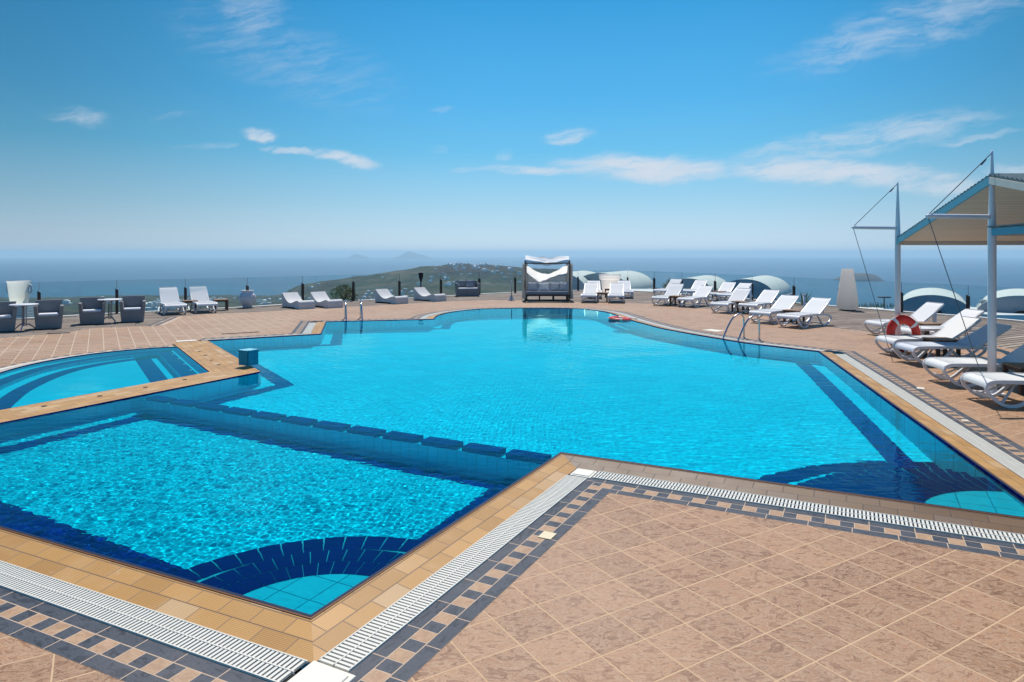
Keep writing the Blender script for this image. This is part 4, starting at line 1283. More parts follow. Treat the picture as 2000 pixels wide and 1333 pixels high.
for i, (x, y, a, l) in enumerate(TB):
    o = pt if i == 0 else copy_tree(pt); o.location = (x, y, 0); o.rotation_euler = (0, 0, R(a)); tag(o, l, 'side table', 'low wooden side tables between loungers')

# ------------------------------------------------------------------ wavy rattan chaises
def make_wavy():
    e = empty('wavy_chaise', (0, 0, 0))
    top = [(.0, .0), (-.0, .12), (.01, .21), (.05, .275), (.13, .305), (.25, .30), (.40, .265), (.55, .225), (.70, .20), (.84, .21), (1.0, .27), (1.14, .36), (1.26, .455), (1.38, .555)]
    P = catmull([Vector((a, 0, b)) for a, b in top], 3)
    bot = [(1.40, .50), (1.40, .0), (1.33, .0), (1.33, .05), (.37, .05), (.33, .0)]
    W_ = .62; prof = [(p.x, p.z) for p in P] + bot; n = len(prof)
    mb = MB()
    for y in (-W_ / 2, W_ / 2): mb.v += [(p[0], y, p[1]) for p in prof]
    for i in range(n): mb.f.append((i, i + n, (i + 1) % n + n, (i + 1) % n))
    # side panels from fans round the profile
    from mathutils.geometry import tessellate_polygon
    tri = tessellate_polygon([[Vector((p[0], p[1], 0)) for p in prof]])
    for t3 in tri: mb.f.append(tuple(t3)); mb.f.append(tuple(i + n for i in t3[::-1]))
    o = mb.build('body', M['rattan_light'], e, autos=40)
    bm = bmesh.new(); bm.from_mesh(o.data); bmesh.ops.recalc_face_normals(bm, faces=bm.faces); bm.to_mesh(o.data); bm.free()
    mb = MB()
    for x in (.1, 1.36):
        for y in (-.26, .26): mb.box((x, y, .006), (.05, .05, .012))
    mb.build('foot_pad', M['black_cover'], e)
    return e
pw = make_wavy()
for i, (px, py, a, l) in enumerate([(600, 604, 134, 'leftmost of the four wavy grey chaises, beside the round clay pot'), (656, 602, 134, 'wavy grey chaise in front of the green bush'),
                                    (786, 594, 138, 'third wavy grey chaise from the left, behind the left ladder'), (861.5, 589, 140, 'rightmost wavy grey chaise, in front of the black bottle-shaped post')]):
    o = pw if i == 0 else copy_tree(pw); g = G(px, py); o.location = (*g, 0); o.rotation_euler = (0, 0, R(a)); tag(o, l, 'chaise', 'wavy woven chaises at the terrace edge')

# ------------------------------------------------------------------ armchairs, round tables, sofa
def taper_prism(mb, P0, P1, z0, z1):
    n = len(P0); o = len(mb.v); mb.v += [(p[0], p[1], z0) for p in P0] + [(p[0], p[1], z1) for p in P1]
    mb.f.append(tuple(o + i for i in range(n))[::-1]); mb.f.append(tuple(o + n + i for i in range(n)))
    for i in range(n): mb.f.append((o + i, o + (i + 1) % n, o + n + (i + 1) % n, o + n + i))
def make_armchair(w0=.58, w1=.70, d0=.56, d1=.68, seat=.42, arm=.62, back=.76, name='woven_armchair'):
    """faces -Y"""
    e = empty(name, (0, 0, 0)); t_ = .085
    f = lambda z: ((w0 + (w1 - w0) * z / back) / 2, (d0 + (d1 - d0) * z / back) / 2)
    mb = MB(); a, b = f(0), f(seat - .06); taper_prism(mb, [(-a[0], -a[1]), (a[0], -a[1]), (a[0], a[1]), (-a[0], a[1])], [(-b[0], -b[1]), (b[0], -b[1]), (b[0], b[1]), (-b[0], b[1])], .012, seat - .06)
    mb.build('seat_base', M['rattan_dark'], e, bevel=.012)
    for s_ in (-1, 1):
        mb = MB(); a, b = f(seat - .06), f(arm)
        taper_prism(mb, [(s_ * (a[0] - t_), -a[1]), (s_ * a[0], -a[1]), (s_ * a[0], a[1]), (s_ * (a[0] - t_), a[1])][::s_], [(s_ * (b[0] - t_), -b[1]), (s_ * b[0], -b[1]), (s_ * b[0], b[1]), (s_ * (b[0] - t_), b[1])][::s_], seat - .06, arm)
        mb.build('armrest', M['rattan_dark'], e, bevel=.012)
    mb = MB(); a, b = f(seat - .06), f(back)
    taper_prism(mb, [(-a[0] + t_, a[1] - t_), (a[0] - t_, a[1] - t_), (a[0] - t_, a[1]), (-a[0] + t_, a[1])], [(-b[0] + .03, b[1] - t_), (b[0] - .03, b[1] - t_), (b[0] - .03, b[1] + .002), (-b[0] + .03, b[1] + .002)], seat - .06, back)
    mb.build('backrest', M['rattan_dark'], e, bevel=.012)
    a = f(seat); mb = MB(); mb.box((0, -.035, seat - .03), ((a[0] - t_) * 2 - .01, a[1] * 2 - t_ - .05, .055)); mb.build('seat_cushion', M['white_cushion'], e, bevel=.02)
    return e
pa = make_armchair()
for i, (px, py, a, l) in enumerate([(-14, 650, 35, 'grey woven armchair cut by the left edge of the photo'), (81, 644, 34, 'grey woven armchair right of the first round table, below the white vase'),
                                    (168, 635, 31, 'grey woven armchair left of the second round table'), (249, 630.5, 27, 'grey woven armchair right of the second round table, next to the loungers')]):
    o = pa if i == 0 else copy_tree(pa); g = G(px, py); o.location = (g[0], g[1] + .29, 0); o.rotation_euler = (0, 0, R(a)); tag(o, l, 'armchair', 'dark woven armchairs at the left')
def make_round_table():
    e = empty('round_table', (0, 0, 0))
    mb = MB(); mb.lathe([(.0, .672), (.31, .672), (.325, .68), (.325, .692), (.31, .70), (.0, .70)], 40); mb.build('table_top', M['white_paint'], e, autos=30)
    mb = MB()
    for k in range(3):
        a = 2 * PI * k / 3 + .3; c, s_ = math.cos(a), math.sin(a); mb.tube([(c * .05, s_ * .05, .12), (c * .05, s_ * .05, .668)], .013, 8)
    mb.tube([(0, 0, .12), (0, 0, .668)], .016, 8); mb.build('column', M['grey_metal'], e, smooth=True)
    for k in range(3):
        a = 2 * PI * k / 3 + .9; c, s_ = math.cos(a), math.sin(a)
        m2 = MB(); m2.tube([(c * .03, s_ * .03, .17), (c * .1, s_ * .1, .16), (c * .2, s_ * .2, .09), (c * .29, s_ * .29, .012)], [.02, .018, .016, .014], 8, sub=4); m2.build('leg', M['grey_metal'], e, smooth=True)
    return e
pr = make_round_table()
for i, (px, py, l) in enumerate([(39, 647, 'white round bistro table between the two leftmost armchairs'), (209, 632, 'white round bistro table between the second pair of armchairs')]):
    o = pr if i == 0 else copy_tree(pr); g = G(px, py); o.location = (g[0], g[1] + .15, 0); o.rotation_euler = (0, 0, i * .7); tag(o, l, 'table', 'round bistro tables')
so = make_armchair(1.06, 1.16, .62, .70, .40, .62, .72, 'woven_sofa'); g = G(912, 579.5); so.location = (g[0], g[1] + .33, 0); so.rotation_euler = (0, 0, R(12)); tag(so, 'small grey woven two-seat sofa by the glass fence', 'sofa')
def cushion(name, w, h, t_, material, loc, rot):
    mb = MB(); n = 12
    for sgn in (1, -1):
        for j in range(n + 1):
            for i in range(n + 1):
                u_, v_ = i / n * 2 - 1, j / n * 2 - 1
                prof = (max(0, 1 - abs(u_) ** 3.2) * max(0, 1 - abs(v_) ** 3.2)) ** .5
                pin = 1 - .09 * (1 - abs(u_)) * abs(v_) ** 2; pin2 = 1 - .09 * (1 - abs(v_)) * abs(u_) ** 2
                wr = .012 * noise.noise(Vector((u_ * 2.3 + loc[0], v_ * 2.3, sgn + loc[1])))
                mb.v.append((u_ * w / 2 * pin2, sgn * (t_ / 2 * prof + wr * prof), v_ * h / 2 * pin))
    for s_ in range(2):
        for j in range(n):
            for i in range(n):
                a = s_ * (n + 1) ** 2 + j * (n + 1) + i; q = (a, a + 1, a + n + 2, a + n + 1); mb.f.append(q if s_ else q[::-1])
    o = mb.build(name, material, smooth=True); o.location = loc; o.rotation_euler = rot; return o
def towel(name, pts, w, material, label):
    mb = MB(); P = catmull([Vector(p) for p in pts], 5); n = len(P)
    for p in P:
        for k in range(7): v_ = k / 6 - .5; mb.v.append((p.x + w * v_ * 1.0, p.y + .01 * math.sin(v_ * 9 + p.z * 8), p.z + .012 * math.sin(v_ * 11)))
    for i in range(n - 1):
        for k in range(6): mb.f.append((i * 7 + k, i * 7 + k + 1, i * 7 + k + 8, i * 7 + k + 7))
    o = mb.build(name, material, smooth=True); s_ = o.modifiers.new('s', 'SOLIDIFY'); s_.thickness = .012; return o
c = cushion('throw_cushion', .42, .36, .13, M['grey_fabric'], (so.location.x + .12, so.location.y + .13, .59), (R(-14), 0, R(10))); tag(c, 'square grey cushion standing on the woven sofa', 'cushion')
sx_, sy_ = so.location.x, so.location.y
c = towel('folded_towel', [(sx_ - .47, sy_ + .1 , .50), (sx_ - .50, sy_ + .12, .60), (sx_ - .54, sy_ + .15, .645), (sx_ - .52, sy_ + .28, .70), (sx_ - .5, sy_ + .3, .745), (sx_ - .5, sy_ + .34, .74)], .2, M['pillow_grey'], ''); tag(c, 'pale towel draped over the left arm of the woven sofa', 'towel')

# ------------------------------------------------------------------ four-post daybed
g = G(1069, 589); db = empty('daybed', (g[0], g[1], 0), R(-2)); tag(db, 'four-post daybed with dark frame and white sagging canopy, across the pool', 'daybed')
DW, DD, DH = 1.90, 1.35, 1.74
for (x, y) in ((-DW / 2, 0), (DW / 2, 0), (-DW / 2 + .03, DD), (DW / 2 - .03, DD)):
    mb = MB(); mb.box((x, y, DH / 2), (.055, .055, DH)); mb.build('post', M['dark_wood'], db, bevel=.004)
for (p, q) in (((-DW / 2, 0, DH - .12), (DW / 2, 0, DH - .12)), ((-DW / 2, DD, DH - .12), (DW / 2, DD, DH - .12)), ((-DW / 2, 0, DH - .12), (-DW / 2, DD, DH - .12)), ((DW / 2, 0, DH - .12), (DW / 2, DD, DH - .12))):
    mb = MB(); mb.bar(p, q, .04, .04); mb.build('top_rail', M['dark_wood'], db)
mb = MB(); mb.box((0, DD / 2, .25), (DW - .06, DD - .02, .07)); 
for x in (-.9, -.33, .27, .88):
    for y in (.06, DD - .08): mb.box((x, y, .11), (.06, .06, .22))
mb.build('bed_frame', M['dark_wood'], db, bevel=.004)
mb = MB(); mb.box((0, DD / 2, .335), (DW - .1, DD - .06, .11)); mb.build('mattress', M['grey_fabric'], db, bevel=.035)
mb = MB()
for k in range(6): mb.box((0, DD - .03, .50 + .1 * k), (DW - .1, .018, .075))
mb.build('back_slats', M['cream_cloth'], db)
for (x, w, rz, rx, m_) in ((-.62, .46, 4, -20, 'pillow_mid'), (-.14, .50, -6, -26, 'pillow_grey'), (.36, .46, 8, -20, 'pillow_mid'), (.74, .40, 18, -18, 'pillow_mid')):
    c = cushion('pillow', w, .40, .16, M[m_], (0, 0, 0), (0, 0, 0)); c.parent = db; c.location = (x, DD - .36, .575); c.rotation_euler = (R(rx), R(rz * .4), R(rz))
# cloth: roof panel and a front swag that hangs low at the left middle
mb = MB(); nx_, ny_ = 36, 24
for j in range(ny_ + 1):
    for i in range(nx_ + 1):
        u_, v_ = i / nx_, j / ny_
        x = (u_ - .5) * (DW - .02); y = v_ * DD * .42
        sag = .13 * math.sin(PI * u_) ** 1.2 * math.sin(PI * min(1, v_ * .9 + .08)) + .035 * math.sin(PI * u_ * 1.0)
        z = DH + .03 * abs(math.cos(PI * u_)) - sag + .012 * math.sin(u_ * 23 + v_ * 5) * math.sin(PI * u_) + .02 * noise.noise(Vector((u_ * 5, v_ * 5, 2)))
        z += .17 * v_ + .02 * math.sin(u_ * 17 + 1) * v_
        z -= .15 * max(0.0, 1 - v_ / .09)
        mb.v.append((x, y, z))
for j in range(ny_):
    for i in range(nx_): a = j * (nx_ + 1) + i; mb.f.append((a, a + 1, a + nx_ + 2, a + nx_ + 1))
mb.build('canopy', mat('roof_cloth', (.84, .83, .80), .9, .1, var=.04), db, smooth=True)
mb = MB(); nx_, ny_ = 44, 26
for j in range(ny_ + 1):
    for i in range(nx_ + 1):
        u_, v_ = i / nx_, j / ny_
        x = (u_ - .5) * (DW - .14)
        up = float(np.interp(u_, [0, .1, .25, .5, .7, .88, 1.0], [1.50, 1.42, 1.24, 1.14, 1.26, 1.46, 1.54]))   # a crescent slung between the corners
        lowc = float(np.interp(u_, [0, .12, .24, .34, .5, .7, .85, 1.0], [1.20, 1.02, .82, .77, .90, 1.06, 1.12, 1.18]))
        z = up + (lowc - up) * v_
        y = .30 + .62 * v_ + .03 * math.sin(u_ * 16 + v_ * 6) * v_ + .02 * math.sin(u_ * 37) * v_
        mb.v.append((x, y, z + .012 * math.sin(u_ * 30 + v_ * 9)))
for j in range(ny_):
    for i in range(nx_): a = j * (nx_ + 1) + i; mb.f.append((a, a + 1, a + nx_ + 2, a + nx_ + 1))
mb.build('swag', M['canopy_cloth'], db, smooth=True)
for (x, y0, wd) in ((-DW / 2 - .05, .0, .5), (DW / 2 + .07, .0, .6), (-DW / 2 + .04, DD - .1, .2), (DW / 2 - .03, DD - .12, .22)):
    mb = MB(); n = 24; m_ = 14
    for j in range(m_ + 1):
        v_ = j / m_; z = DH - .13 - v_ * 1.50; tie = 1 - .5 * math.exp(-((v_ - .62) / .16) ** 2); fl = .8 + .5 * v_
        for i in range(n + 1):
            a = i / n; mb.v.append((x + .07 * math.sin(a * 26) * tie * fl, y0 + (a - .1) * wd * tie * fl, z))
    for j in range(m_):
        for i in range(n): q = j * (n + 1) + i; mb.f.append((q, q + 1, q + n + 2, q + n + 1))
    mb.build('curtain', M['curtain_cloth'], db, smooth=True)

# ------------------------------------------------------------------ pots, planters, lamps
g = G(483, 601.5)
mb = MB(); mb.lathe([(.13, 0), (.16, .01), (.17, .05), (.20, .10), (.27, .20), (.305, .32), (.31, .38), (.295, .45), (.25, .52), (.205, .565), (.185, .59), (.19, .605), (.225, .63), (.235, .65), (.215, .66), (.19, .64), (.17, .58)], 40)
o = mb.build('clay_pot', M['ceramic'], smooth=True); o.location = (*g, 0); tag(o, 'round-bellied pale clay pot between the left loungers and the wavy chaises', 'pot')
for k, zz in enumerate((.40, .44, .48)):
    rr = (.307, .302, .285)[k]; mb = MB(); mb.tube([(rr * math.cos(a), rr * math.sin(a), zz) for a in np.linspace(0, 2 * PI, 41)], .008, 6, cap=False); mb.build('rib', M['ceramic'], o, smooth=True)
g = G(24, 622)
mb = MB()
for k in range(5): mb.box((0, 0, .045 + .085 * k), (.62 - .02 * k, .62 - .02 * k, .065))
mb.box((0, 0, .2), (.5, .5, .4)); o = mb.build('slatted_plinth', M['white_paint'], bevel=.006); o.location = (g[0] + .06, g[1] + .3, 0); tag(o, 'white slatted plinth carrying the tall white vase at the left', 'plinth')
e = empty('white_vase', (g[0], g[1] + .3, .425)); tag(e, 'tall white vase with round side handles, on the plinth behind the left table', 'vase')
mb = MB(); mb.lathe([(.22, 0), (.24, .02), (.27, .25), (.30, .5), (.315, .66), (.33, .70), (.335, .745)], 40, cap=False); mb.build('body', M['glow_plastic'], e, autos=40)
for s_ in (-1, 1):
    mb = MB(); mb.tube([(s_ * (.34 + .05 * math.cos(a)), 0, .48 + .13 * math.sin(a)) for a in np.linspace(0, 2 * PI, 25)], .035, 10, cap=False); mb.build('handle', M['white_paint'], e, smooth=True)
g = G(1191, 570.5); e = empty('white_planter', (*g, 0)); tag(e, 'big white round planter with broad rim, beyond the middle loungers', 'planter')
mb = MB(); mb.lathe([(.38, 0), (.40, .02), (.46, .5), (.50, .68), (.50, .70), (.50, .7)], 48, cap=False); mb.build('body', M['glow_plastic'], e, autos=40)
mb = MB(); mb.lathe([(.52, .66), (.56, .68), (.585, .86), (.60, .90), (.59, .93)], 48, cap=False); mb.build('rim', M['glow_plastic'], e, autos=40)
g = G(1662, 607.5); e = empty('cone_lamp', (g[0], g[1] + .25, 0)); tag(e, 'tall white cone-shaped floor lamp at the right end of the terrace', 'floor lamp')
mb = MB(); mb.lathe([(.24, .03), (.33, .05), (.35, .12), (.352, .3), (.32, .6), (.27, .95), (.22, 1.25), (.192, 1.46), (.186, 1.487), (.0, 1.492)], 44, cap=False); mb.build('shade', M['glow_plastic'], e, autos=40)
mb = MB(); mb.lathe([(.24, 0), (.26, .005), (.25, .04)], 32); mb.build('base', M['black_cover'], e)
mb = MB(); mb.lathe([(.13, 0), (.14, .02), (.05, .03), (.028, .1), (.026, .6), (.035, .72), (.06, .84), (.10, .95), (.112, 1.05), (.11, 1.12), (.10, 1.16), (.0, 1.17)], 20)
p = atY(822, 570, 31.2); o = mb.build('patio_torch', M['black_cover'], autos=40); o.location = (p.x, p.y, 0); tag(o, 'black bottle-shaped garden torch behind the rightmost wavy chaise', 'torch')
g = G(999, 587.5); e = empty('parasol_stand', (*g, 0)); tag(e, 'grey parasol stand without its parasol, left of the daybed', 'parasol stand')
mb = MB(); mb.lathe([(.15, 0), (.155, .02), (.13, .05), (.06, .17), (.03, .24)], 20); mb.build('base', M['grey_metal'], e, autos=40)
mb = MB(); mb.tube([(0, 0, .2), (0, 0, .88)], .022, 10); mb.build('pole', M['grey_metal'], e, smooth=True)
def make_socket():
    e = empty('parasol_post', (0, 0, 0)); mb = MB(); mb.tube([(0, 0, 0), (0, 0, .66)], .04, 14); mb.build('pole', M['white_paint'], e, smooth=True)
    mb = MB(); mb.lathe([(.13, 0), (.13, .02), (.05, .03)], 18); mb.build('base', M['white_paint'], e); mb = MB(); mb.lathe([(.045, .655), (.05, .66), (.05, .70), (.0, .705)], 14); mb.build('cap', M['white_paint'], e)
    return e
ps = make_socket()
for i, (px, py, l) in enumerate([(1332.5, 585, 'short white parasol post among the leftmost right-hand loungers'), (1466, 593, 'short white parasol post beside the rear lounger before the big vaulted roof'),
                                 (1571, 616, 'short white parasol post behind the last front lounger, before the agave'), (1826, 650, 'short white parasol post behind the raised back right of the lifebuoy')]):
    o = ps if i == 0 else copy_tree(ps); o.location = (*G(px, py), 0); tag(o, l, 'parasol post', 'short white parasol posts')

# ------------------------------------------------------------------ plants
def leaf_mat(name, a, b):
    m = bpy.data.materials.new(name); m.use_nodes = True; t = NT(m.node_tree); p = m.node_tree.nodes['Principled BSDF']
    co = t.n('ShaderNodeTexCoord').outputs['Object']; t.put(p.inputs['Base Color'], t.mix(t.noise(co, 7, 3), a, b)); p.inputs['Roughness'].default_value = .45; return m
M['leaf'] = leaf_mat('bush_leaves', (.03, .07, .012), (.16, .20, .03)); M['agave'] = leaf_mat('agave_leaves', (.05, .09, .04), (.12, .17, .07))
e = empty('green_bush', (*G(668, 588.5), 0)); e.location.y += .35; tag(e, 'green leafy bush behind the second wavy chaise', 'bush')
mb = MB(); r_ = np.random.default_rng(4)
for k in range(1500):
    lob = [(0, 0, .34, .33), (-.28, 0, .30, .26), (.26, .0, .22, .26), (-.1, .1, .42, .25), (.42, .05, .12, .16)][int(r_.choice(5, p=[.3, .25, .2, .15, .1]))]
    d_ = r_.normal(size=3); d_ /= np.linalg.norm(d_); rr = lob[3] * r_.uniform(.45, 1.08) ** .6
    p = Vector((lob[0] + d_[0] * rr, lob[1] + d_[1] * rr, max(.02, lob[2] + d_[2] * rr)))
    ax = (Vector(d_) + Vector(r_.normal(size=3)) * .6).normalized(); sd = ax.orthogonal().normalized(); sd.rotate(Matrix.Rotation(r_.uniform(0, 6.28), 3, ax)); L_ = r_.uniform(.05, .10); w_ = L_ * .22
    up = ax.cross(sd) * .01
    k0 = len(mb.v); mb.v += [tuple(p), tuple(p + ax * L_ * .5 + sd * w_ + up), tuple(p + ax * L_), tuple(p + ax * L_ * .5 - sd * w_ + up)]; mb.f.append((k0, k0 + 1, k0 + 2, k0 + 3))
mb.build('foliage', M['leaf'], e)
mb = MB()
for k in range(7): a = k * .9; mb.tube([(0, 0, 0), (.1 * math.cos(a), .1 * math.sin(a), .15), (.26 * math.cos(a), .2 * math.sin(a), .36)], [.02, .014, .006], 6)
mb.build('stem', M['dark_wood'], e)
def agave(x, y, z, s_, seed, n, label, m_):
    mb = MB(); r_ = np.random.default_rng(seed)
    for k in range(n):
        a = k * 2.4 + r_.normal() * .15; el = R(12 + 68 * k / n + r_.normal() * 6); L_ = s_ * r_.uniform(.75, 1.05); w_ = L_ * .075
        dx = Vector((math.cos(a), math.sin(a), 0)); sd = Vector((-math.sin(a), math.cos(a), 0)); base = Vector((0, 0, .02 + .1 * s_ * k / n)) + dx * .03
        k0 = len(mb.v); P_ = []
        for q in range(6):
            t_ = q / 5; p = base + dx * (L_ * t_ * math.cos(el)) + Vector((0, 0, 1)) * (L_ * t_ * math.sin(el) - .18 * L_ * t_ * t_ * math.cos(el)); ww = w_ * (1 - t_ ** 2.2) * (.7 + .6 * t_ * (1 - t_))
            mb.v += [tuple(p - sd * ww), tuple(p + Vector((0, 0, -.25 * ww))), tuple(p + sd * ww)]
        for q in range(5):
            for h_ in range(2): a0 = k0 + q * 3 + h_; mb.f.append((a0, a0 + 1, a0 + 4, a0 + 3))
    o = mb.build('agave', M['agave'] if m_ else M['leaf'], smooth=True); o.location = (x, y, z); tag(o, label, 'plant')
p = G(1574, 597); agave(p[0], p[1] + .2, 0, .62, 3, 26, 'spiky agave between the last front lounger and the cone lamp', True)
p = atY(1306, 578, 37.5); agave(p.x, p.y, p.z + .1, .85, 5, 60, 'dark green spiky plant by the fence at the end of the right-hand row', False)
p = atY(1703, 606, 26.5)
mb = MB(); r_ = np.random.default_rng(9)
for k in range(160):
    a = r_.uniform(0, 6.28); q = Vector((r_.normal() * .5, r_.normal() * .2, .0)); L_ = r_.uniform(.08, .26); dx = Vector((math.cos(a) * .5, math.sin(a) * .5, 1)).normalized(); sd = Vector((-math.sin(a), math.cos(a), 0)) * .012
    k0 = len(mb.v); mb.v += [tuple(q - sd), tuple(q + sd), tuple(q + dx * L_)]; mb.f.append((k0, k0 + 1, k0 + 2))
o = mb.build('dry_grass', M['leaf']); o.location = (p.x, p.y, -.05); o['kind'] = 'stuff'

# ------------------------------------------------------------------ pool ladders
def ladder(p_deck, p_deck2, w_dir, label, hh=.60, reach=.48):
    """p_deck, p_deck2: feet on the terrace; w_dir: unit vector towards the water"""
    e = empty('pool_ladder', (p_deck[0], p_deck[1], 0)); tag(e, label, 'ladder', None)
    w = Vector((w_dir[0], w_dir[1], 0)); q0 = Vector((0, 0, 0)); q1 = Vector((p_deck2[0] - p_deck[0], p_deck2[1] - p_deck[1], 0))
    ends = []
    for q in (q0, q1):
        P = [q, q + Vector((0, 0, hh * .6)), q + Vector((0, 0, hh * .86)) + w * .02, q + Vector((0, 0, hh * .985)) + w * .11, q + Vector((0, 0, hh * .97)) + w * .20, q + Vector((0, 0, hh * .75)) + w * (reach * .62), q + Vector((0, 0, .05)) + w * reach, q + Vector((0, 0, -.35)) + w * (reach + .10), q + Vector((0, 0, -1.1)) + w * (reach + .04)]
        mb = MB(); mb.tube(P, .021, 12, sub=5); r_ = mb.build('handrail', M['steel'], e, smooth=True)
        mb = MB(); mb.lathe([(.05, .0), (.05, .008), (.024, .02)], 16, (q.x, q.y)); mb.build('foot_flange', M['steel'], e, autos=40); ends.append(P)
    for z in (-.30, -.62, -.95):
        mb = MB(); a = q0 + w * (reach + .07) + Vector((0, 0, z)); b = q1 + w * (reach + .07) + Vector((0, 0, z)); mb.bar(a, b, .06, .025); mb.build('step', M['steel'], e)
    return e
ladder(G(1453, 661), G(1483, 665), (-.89, -.46), 'steel pool ladder with arched handrails on the right side of the pool', .60, .66)
g0, g1 = G(674, 623), G(704, 622); ladder(g0, g1, (.28, -.96), 'steel pool ladder seen edge-on at the far left side of the pool', .58, .80)

# ------------------------------------------------------------------ lifebuoys
def buoy(name, loc, rot, label, Rr=.275, r=.085):
    e = empty(name, loc); e.rotation_euler = rot; tag(e, label, 'lifebuoy')
    mb = MB(); n, m_ = 64, 18
    for i in range(n):
        a = 2 * PI * i / n
        for k in range(m_): b = 2 * PI * k / m_; q = Rr + r * math.cos(b); mb.v.append((q * math.cos(a), q * math.sin(a), r * .62 * math.sin(b)))
    for i in range(n):
        for k in range(m_): mb.f.append((i * m_ + k, ((i + 1) % n) * m_ + k, ((i + 1) % n) * m_ + (k + 1) % m_, i * m_ + (k + 1) % m_))
    mb.build('ring', M['red_foam'], e, smooth=True)
    for k in range(4):
        a0 = PI / 4 + k * PI / 2 + .2; mb = MB(); m2 = 18; n2 = 5
        for i in range(n2 + 1):
            a = a0 + (i / n2 - .5) * .20
            for j in range(m2): b = 2 * PI * j / m2; q = Rr + (r + .004) * math.cos(b); mb.v.append((q * math.cos(a), q * math.sin(a), (r * .62 + .004) * math.sin(b)))
        for i in range(n2):
            for j in range(m2): mb.f.append((i * m2 + j, (i + 1) * m2 + j, (i + 1) * m2 + (j + 1) % m2, i * m2 + (j + 1) % m2))
        mb.build('strap', M['white_paint'] if k != 2 else M['white_rope'], e, smooth=True)
    mb = MB(); P = []
    for i in range(81):
        a = 2 * PI * i / 80; dip = abs(math.sin(2 * (a - PI / 4 - .2))); P.append(((Rr + r + .012 + .02 * dip - .0) * math.cos(a), (Rr + r + .012 + .02 * dip) * math.sin(a), .012))
    mb.tube(P, .006, 6, cap=False); mb.build('grab_rope', M['white_rope'], e, smooth=True)
    return e
buoy('lifebuoy', (8.13, 14.14, .385), (R(84), R(20), R(6)), 'red lifebuoy ring with white straps leaning upright on the far mast', .29, .092)
g = G(1211, 625, .03); buoy('lifebuoy', (g[0], g[1], .055), (R(3), R(2), R(30)), 'orange-red lifebuoy floating flat on the pool', .262, .088)
g1 = G(1262, 621); mb = MB(); mb.tube([(g[0] + .33, g[1] + .02, .07), (g[0] + .55, g[1] + .2, .05), ((g[0] + g1[0]) / 2 + .1, (g[1] + g1[1]) / 2 + .1, .06), (g1[0], g1[1], .05)], .008, 6, sub=4)
tag(mb.build('tether_rope', M['white_rope'], smooth=True), 'thin rope running from the floating lifebuoy to the pool edge', 'rope')

# ------------------------------------------------------------------ tiled pillar stub on the tip of the peninsula
g = G(485, 722); mb = MB(); mb.box((0, 0, .155), (.235, .235, .23)); mb.box((0, 0, .285), (.25, .25, .03))
o = mb.build('tiled_pillar', M['box_tile'], bevel=.004); o.location = (g[0] - .02, g[1] + .06, .038); o.rotation_euler = (0, 0, R(-30)); tag(o, 'short turquoise tiled pillar on the tip of the tiled strip between the pools', 'pillar')
M['pale_top'] = pool_tile('pillar_top_tiles', (.28, .62, .72), (.1, .3, .4), size=(.12, .12)); mb = MB(); mb.box((0, 0, .303), (.242, .242, .006)); mb.build('cap', M['pale_top'], o)

# ------------------------------------------------------------------ masts and canopy
FM = np.array([8.10, 14.3]); NM = np.array([7.0, 9.93]); XM = NM + (NM - FM)
def mast(p, guy, label, H_=3.55):
    e = empty('mast', (p[0], p[1], 0)); tag(e, label, 'mast')
    mb = MB(); mb.tube([(0, 0, .0), (0, 0, 1.2), (0, 0, 2.3), (0, 0, 2.45), (0, 0, 3.0), (0, 0, H_ - .03), (0, 0, H_)], [.055, .055, .055, .052, .034, .014, .006], 20); mb.build('pole', M['white_paint'], e, smooth=True)
    mb = MB(); mb.box((0, 0, .01), (.26, .26, .02)); mb.lathe([(.075, .02), (.07, .06), (.056, .09)], 18); mb.build('base_plate', M['white_paint'], e, autos=40)
    mb = MB(); mb.tube([(-.05, 0, 2.58), (-.5, 0, 2.585), (-.93, 0, 2.59), (-.96, 0, 2.59)], [.036, .036, .034, .02], 14); mb.build('arm', M['white_paint'], e, autos=50)
    mb = MB(); mb.tube([(-.005, 0, H_ - .04), (-.93, 0, 2.61)], .0065, 6); mb.tube([(-.09, 0, H_ - .13), (-.16, 0, H_ - .21)], .013, 6); mb.build('upper_cable', M['cable'], e)
    mb = MB(); mb.tube([(-.93, 0, 2.57), (guy[0] - p[0], guy[1] - p[1], .02)], .0065, 6); mb.lathe([(.03, 0), (.03, .012), (.01, .03)], 10, (guy[0] - p[0], guy[1] - p[1])); mb.build('guy_cable', M['cable'], e)
mast(FM, G(1738, 690), 'farther white tapered mast with side arm, lifebuoy at its foot')
mast(NM, G(1931, 778), 'nearer white tapered mast with side arm, between the two nearest loungers')
M['boards'] = None
def boards():
    m = bpy.data.materials.new('roof_boards'); m.use_nodes = True; t = NT(m.node_tree); p = m.node_tree.nodes['Principled BSDF']
    uvn = t.n('ShaderNodeTexCoord').outputs['UV']; u_, v_, _ = t.xyz(uvn); q = t.m('DIVIDE', v_, .115); g = t.smooth(edge(t, q), .02, .06)
    rnd = t.white(t.vec(t.m('FLOOR', q), 0)); c = t.mix(rnd, (.70, .62, .50), (.82, .74, .61)); c = t.mix(t.noise(uvn, 3, 4), c, (.74, .65, .52))
    t.put(p.inputs['Base Color'], t.mix(g, (.22, .17, .12), c)); p.inputs['Roughness'].default_value = .7; t.put(p.inputs['Normal'], t.bump(g, .5, .01)); return m
M['boards'] = boards()
M['blue_fascia'] = mat('blue_fascia', (.10, .36, .46), .6, .3, var=.12, vscale=4)
M['shingle'] = mat('roof_shingle', (.10, .15, .17), .8, .2, var=.4, vscale=9)
M['cream_paint'] = mat('cream_paint', (.66, .60, .52), .6, .3, var=.06)
